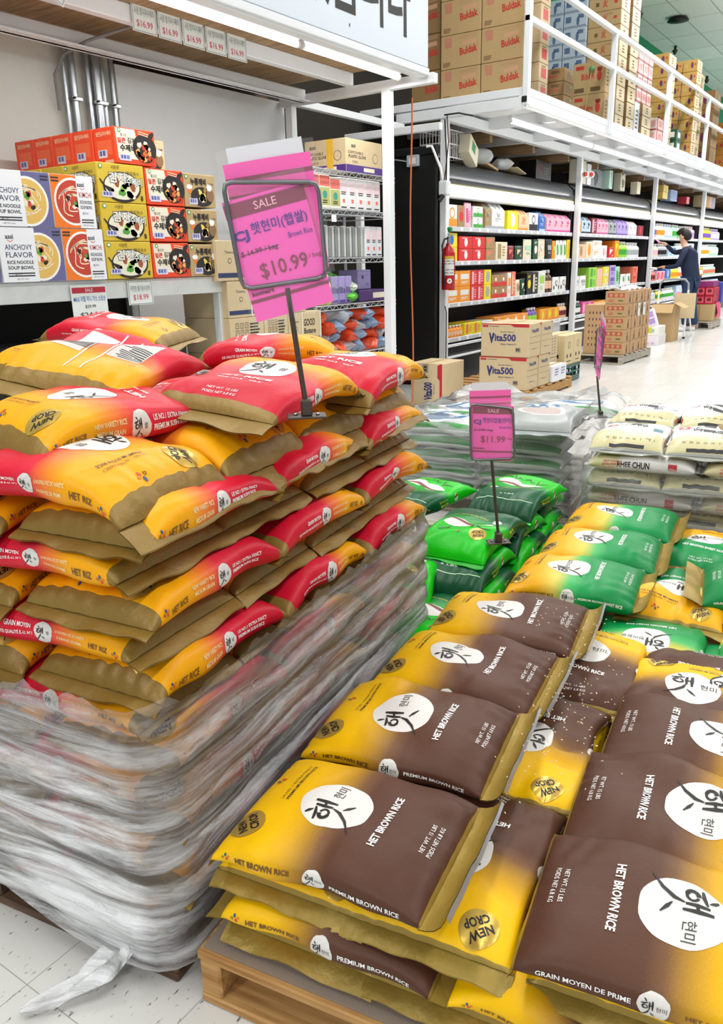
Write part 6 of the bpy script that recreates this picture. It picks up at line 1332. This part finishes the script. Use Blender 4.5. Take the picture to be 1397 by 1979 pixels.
# facing -x; left side towards -y
J = [(0.06, 0, .93, .12, .15), (.03, 0, 1.12, .11, .145), (-.02, 0, 1.30, .115, .17), (-.06, 0, 1.42, .075, .10), (-.095, 0, 1.50, .05), (-.125, 0, 1.565, .062, .062), (-.14, 0, 1.64, .088, .078), (-.125, 0, 1.71, .07, .065),
     (.05, -.09, .88, .085), (.01, -.10, .50, .058), (.06, -.10, .11, .042), (-.02, -.11, .045, .038), (-.12, -.11, .035, .03),
     (.07, .09, .88, .085), (.10, .10, .50, .058), (.18, .10, .11, .042), (.11, .11, .045, .038), (.02, .11, .035, .03),
     (-.05, -.185, 1.39, .055), (-.14, -.25, 1.14, .042), (-.37, -.20, 1.13, .030), (-.44, -.19, 1.135, .028, .018),
     (-.09, .185, 1.40, .055), (-.33, .24, 1.38, .042), (-.47, .14, 1.53, .030), (-.53, .12, 1.56, .028, .018)]
J0 = list(J)
E_ = [(0, 1), (1, 2), (2, 3), (3, 4), (4, 5), (5, 6), (6, 7), (0, 8), (8, 9), (9, 10), (10, 11), (11, 12), (0, 13), (13, 14), (14, 15), (15, 16), (16, 17), (3, 18), (18, 19), (19, 20), (20, 21), (3, 22), (22, 23), (23, 24), (24, 25)]
def finger(base, dr, side, n0):
    d = np.array(dr, float); d /= np.linalg.norm(d); s = np.array(side, float); out = []
    for k, L_ in enumerate((.06, .075, .08, .075, .058)):
        off = s * (-.026 + .013 * k) if k else s * -.03 + d * -.035
        dd = d if k else d * .6 - s * .8
        p0 = np.array(base) + off; p1 = p0 + dd * L_ * .5; p2 = p1 + dd * L_ * .4 + np.array((0, 0, -.018)); out += [tuple(p0) + (.009,), tuple(p1) + (.008,), tuple(p2) + (.006,)]
    return out
for hb, hd in ((21, (-1, .05, -.1)), (25, (-1, -.1, .35))):
    base = J[hb][:3]
    f_ = finger(base, hd, (0, 1, 0) if hb == 21 else (0, -1, 0), 0)
    for k in range(5):
        i = len(J); J += f_[3 * k:3 * k + 3]; E_ += [(hb, i), (i, i + 1), (i + 1, i + 2)]
J = [(j[0], j[1], j[2]) + tuple(r * (.62 if k in (0, 1, 2, 8, 9, 13, 14) else .75 if k in (3, 10, 15, 18, 19, 22, 23) else 1) for r in j[3:]) for k, j in enumerate(J)]
pr = empty('person', (PX, PY, 0)); tag(pr, 'person in navy sweater and dark jeans reaching into the cooler shelf, back to the aisle', 'person')
skin_mesh('body', J, E_, SKINM, pr, 2)
G = lambda idx, f: [(J[i][0], J[i][1], J[i][2]) + tuple(r * f for r in J0[i][3:]) for i in idx]
jk = G([0, 1, 2, 3, 18, 19, 20, 22, 23, 24], 1.14); jk[3] = (-.07, 0, 1.44, .085, .11); jk = [(.065, 0, .84, .15, .185)] + jk
skin_mesh('sweater', jk, [(0, 1), (1, 2), (2, 3), (3, 4), (4, 5), (5, 6), (6, 7), (4, 8), (8, 9), (9, 10)], NAVYC, pr, 2, 2)
jn = [(.06, 0, .92, .125, .155), (.05, -.09, .86, .098), (.01, -.10, .50, .078), (.06, -.10, .09, .068), (.07, .09, .86, .098), (.10, .10, .50, .078), (.18, .10, .09, .068)]
skin_mesh('jeans', jn, [(0, 1), (1, 2), (2, 3), (0, 4), (4, 5), (5, 6)], JEAN, pr, 2)
for dx, y in ((0, -.11), (.12, .11)):
    skin_mesh('shoe', [(.07 + dx, y, .045, .045), (-.02 + dx, y, .045, .044), (-.12 + dx, y, .034, .036), (-.17 + dx, y, .028, .026)], [(0, 1), (1, 2), (2, 3)], SHOE, pr, 2)
hr = skin_mesh('hair', [(-.085, 0, 1.57, .06, .07), (-.065, 0, 1.645, .10, .10), (-.10, 0, 1.715, .115, .105), (-.17, 0, 1.735, .075, .085), (-.215, 0, 1.70, .04, .065), (-.225, 0, 1.67, .02, .05)], [(0, 1), (1, 2), (2, 3), (3, 4), (4, 5)], HAIRM, pr, 2)
b = MB(); b.lathe([(0, -.014), (.009, -.01), (.012, .004), (.004, .016), (0, .018)], SKINM, 10, (-.235, 0, 1.63)); b.obj('nose', pr)
for s_ in (-1, 1):
    b = MB(); b.lathe([(0, -.022), (.012, -.014), (.017, .005), (.01, .022), (0, .026)], SKINM, 10, (-.125, s_ * .083, 1.63)); b.obj('ear', pr)
    b = MB(); b.lathe([(0, -.006), (.008, 0), (0, .006)], BLACK, 10, (-.218, s_ * .032, 1.652)); b.obj('eye', pr)
b = MB(); b.tube([(-.222, -.022, 1.596), (-.228, 0, 1.597), (-.222, .022, 1.596)], .0045, M('#A8625A', .5), 6); b.obj('mouth', pr)
b = MB(); b.grid(lambda u, v: (PX - .60 + .02 * math.sin(5 * v), PY + .06 + .16 * u, 1.54 + .07 * v + .01 * math.sin(6 * u)), 6, 4, M('#F060B0', .45)); tag(b.obj('pink_slip'), 'pink paper slip held in the raised hand of the person', 'paper')
b = MB(); b.lathe([(0, 0), (.022, 0), (.024, .01), (.024, .11), (.012, .125), (.012, .14), (0, .14)], WHITE, 12, (0, 0, 0)); o = b.obj('white_bottle', None, (PX - .50, PY - .19, 1.105)); o.rotation_euler = (0, -PI / 2 + .1, 0); tag(o, 'small white bottle held in the lower hand of the person', 'bottle')
# ------------------------------------------------------------------ stretch film
def film_shell(name, u0, u1, v0, v1, z0, ztop, pitch, zb, m, label, off=.012, bul=.012, milk=None, nu=120, nz=60, seed=0, sides=(True, True, True, True), rc=.06, top_fn=None, kind_=None):
    """film drawn tight around a rectangular stack; bulges over each layer"""
    r = np.random.RandomState(seed); W_, D_ = u1 - u0, v1 - v0
    per = [(u0, v0), (u1, v0), (u1, v1), (u0, v1)]
    path = []
    segs = [((u0, v0), (u1, v0), (0, -1)), ((u1, v0), (u1, v1), (1, 0)), ((u1, v1), (u0, v1), (0, 1)), ((u0, v1), (u0, v0), (-1, 0))]
    n_each = [max(6, int(nu * L_ / (2 * (W_ + D_)))) for L_ in (W_, D_, W_, D_)]
    for si, (a_, b_, nn) in enumerate(segs):
        nx = segs[(si + 1) % 4][2]
        for k in range(n_each[si] + 1):
            t = k / n_each[si]; L_ = (W_, D_, W_, D_)[si]; tt = (rc + t * (L_ - 2 * rc)) / L_
            path.append((a_[0] + (b_[0] - a_[0]) * tt, a_[1] + (b_[1] - a_[1]) * tt, nn[0], nn[1], si))
        for k in (1, 2, 3):
            th = k / 4 * PI / 2; cx = b_[0] - (nn[0] + nx[0]) * rc; cy = b_[1] - (nn[1] + nx[1]) * rc
            d = (nn[0] * math.cos(th) + nx[0] * math.sin(th), nn[1] * math.cos(th) + nx[1] * math.sin(th)); path.append((cx + d[0] * rc, cy + d[1] * rc, d[0], d[1], si + .5))
    N = len(path); vs = []; mk = []; ph = r.uniform(0, 6.28, 12)
    for i, (u, v, nu_, nv_, si) in enumerate(path):
        tp = ztop(u, v, si) + .008 * math.sin(i * .9 + ph[0]) + .006 * math.sin(i * 2.3 + ph[1])
        for j in range(nz + 1):
            f = j / nz; z = z0(u, v, si) + (tp - z0(u, v, si)) * f
            lay = abs(math.sin(PI * (z - zb) / pitch)) ** .7
            o_ = off + bul * lay + .004 * math.sin(z * 34 + u * 9 + v * 7 + ph[2]) * math.sin(3 * (u + v) + ph[5]) + .0022 * math.sin(z * 85 + 17 * (u - v) + ph[3]) * math.sin(5 * (u + v) + 20 * z + ph[6]) + .0018 * math.sin(u * 31 + v * 27 + z * 40 + ph[4])
            vs.append(PW(u + nu_ * o_, v + nv_ * o_, z)); mk.append(milk(u, v, z, si, f))
    fs = []
    for i in range(N):
        si = path[i][4]
        if int(si) == si and not sides[int(si)]: continue
        i2 = (i + 1) % N
        for j in range(nz): fs.append((i * (nz + 1) + j, i2 * (nz + 1) + j, i2 * (nz + 1) + j + 1, i * (nz + 1) + j + 1))
    b = MB(); b.add(vs, fs, m, True); o = b.obj(name)
    at = o.data.attributes.new('milk', 'FLOAT', 'POINT'); at.data.foreach_set('value', mk)
    return tag(o, label, 'film')
FILM = film_mat('stretch_film', .10, .92, '#FBFCFF', (2.2, 2.2, 26)); FILM2 = film_mat('stretch_film_clear', .0, .30, '#F6F8F8', (1.6, 1.6, 22))
def red_top(u, v, si):
    if si == 1: return .60 + .02 * min(1, max(0, v - .3)) - .03 * max(0, .3 - abs(v - .1))
    return .605
def red_milk(u, v, z, si, f):
    k = .55 + .45 * min(1, max(0, (.58 - z) / .25))
    k *= 1.25 if si == 0 else .78
    return k * (.35 + .65 * min(1, (1 - f) * 9))
fl_ = film_shell('stretch_film', -.80, -.062, 0.0, 1.225, lambda u, v, si: .07 + .03 * math.sin(9 * u + 4 * v), red_top, .069, .028, FILM, 'clear stretch film wound tightly around the lower half of the red stack', milk=red_milk, seed=3, rc=.05, off=.028, bul=.013, nz=110, nu=200)
b = MB()
def tail(u, v):
    s = u; p0 = np.array(PW(-.13, -.02, .0)); x = p0 + np.array((-.02 - .10 * s, -.01 - .17 * s, .075 * (1 - s) ** 3 + .012 + .012 * abs(math.sin(5 * v + 6 * s))))
    return tuple(x + np.array((.09, -.045, 0)) * (v - .5) * (1 - .75 * s) + np.array((0, 0, .006 * math.sin(14 * v))))
b.grid(tail, 24, 10, FILM); o = b.obj('film_tail', fl_); at = o.data.attributes.new('milk', 'FLOAT', 'POINT'); at.data.foreach_set('value', [1.3] * len(o.data.vertices))
film_shell('stretch_film', -.93, .0, 3.01, 4.05, lambda u, v, si: .10, lambda u, v, si: .49, .077, .425, FILM2, 'clear stretch film around the white and green bags behind the small sign', milk=lambda u, v, z, si, f: .9, seed=5, off=.02, bul=.008)
film_shell('stretch_film', .19, 1.25, 2.50, 3.5, lambda u, v, si: .10, lambda u, v, si: .47 - .05 * max(0, u - .5), .0765, .508, film_mat('stretch_film_green', .0, .30, '#E4EEE6', (1.6, 1.6, 20)), 'loose clear film around the lower white rice bags', milk=lambda u, v, z, si, f: 1.0, seed=8, off=.02, bul=.006)
# film sheet lying over the wrapped stack
b = MB()
def sheet(u, v):
    uu = -.97 + 1.12 * u; vv = 2.98 + 1.15 * v; e = min(u, 1 - u, v, 1 - v)
    z = .512 + .018 * math.sin(9 * uu + 5 * vv) + .012 * math.sin(23 * uu - 15 * vv) + .010 * math.sin(41 * vv + 9 * uu) - .05 * max(0, .06 - e) / .06
    d2 = ((uu + .13) / .22) ** 2 + ((vv - 3.12) / .30) ** 2
    if v > .8 or u > .85: z += .03 * abs(math.sin(13 * u + 11 * v)) * (1 if u > .5 else .6)
    return PW(uu, vv, z - (.03 if d2 < 1 else 0))
b.grid(sheet, 60, 60, FILM2); o = b.obj('plastic_sheet'); at = o.data.attributes.new('milk', 'FLOAT', 'POINT'); at.data.foreach_set('value', [.75] * len(o.data.vertices)); tag(o, 'crumpled clear plastic sheet over the top of the wrapped white bags', 'plastic')
# grains spilled on the brown bags
rr = random.Random(12); b = MB(); GRAIN = M('#F1E6C2', .5)
for (u, v, z, su, sv, n) in ((.515, .60, .375, .05, .16, 120), (.53, .95, .36, .06, .12, 60), (.40, 1.03, .405, .06, .05, 40)):
    for k in range(n):
        x, y, _ = PW(u + rr.gauss(0, su), v + rr.gauss(0, sv), 0); a_ = rr.uniform(0, 3.14); c_, s_ = math.cos(a_) * .0032, math.sin(a_) * .0032
        b.add([(x - c_, y - s_, z), (x + s_ * .35, y - c_ * .35, z + .001), (x + c_, y + s_, z), (x - s_ * .35, y + c_ * .35, z + .001), (x, y, z + .002), (x, y, z - .001)], [(0, 1, 4), (1, 2, 4), (2, 3, 4), (3, 0, 4), (1, 0, 5), (2, 1, 5), (3, 2, 5), (0, 3, 5)], GRAIN)

tag(b.obj('rice_grains'), 'loose pale rice grains spilled over the brown bags', 'rice', kind='stuff')
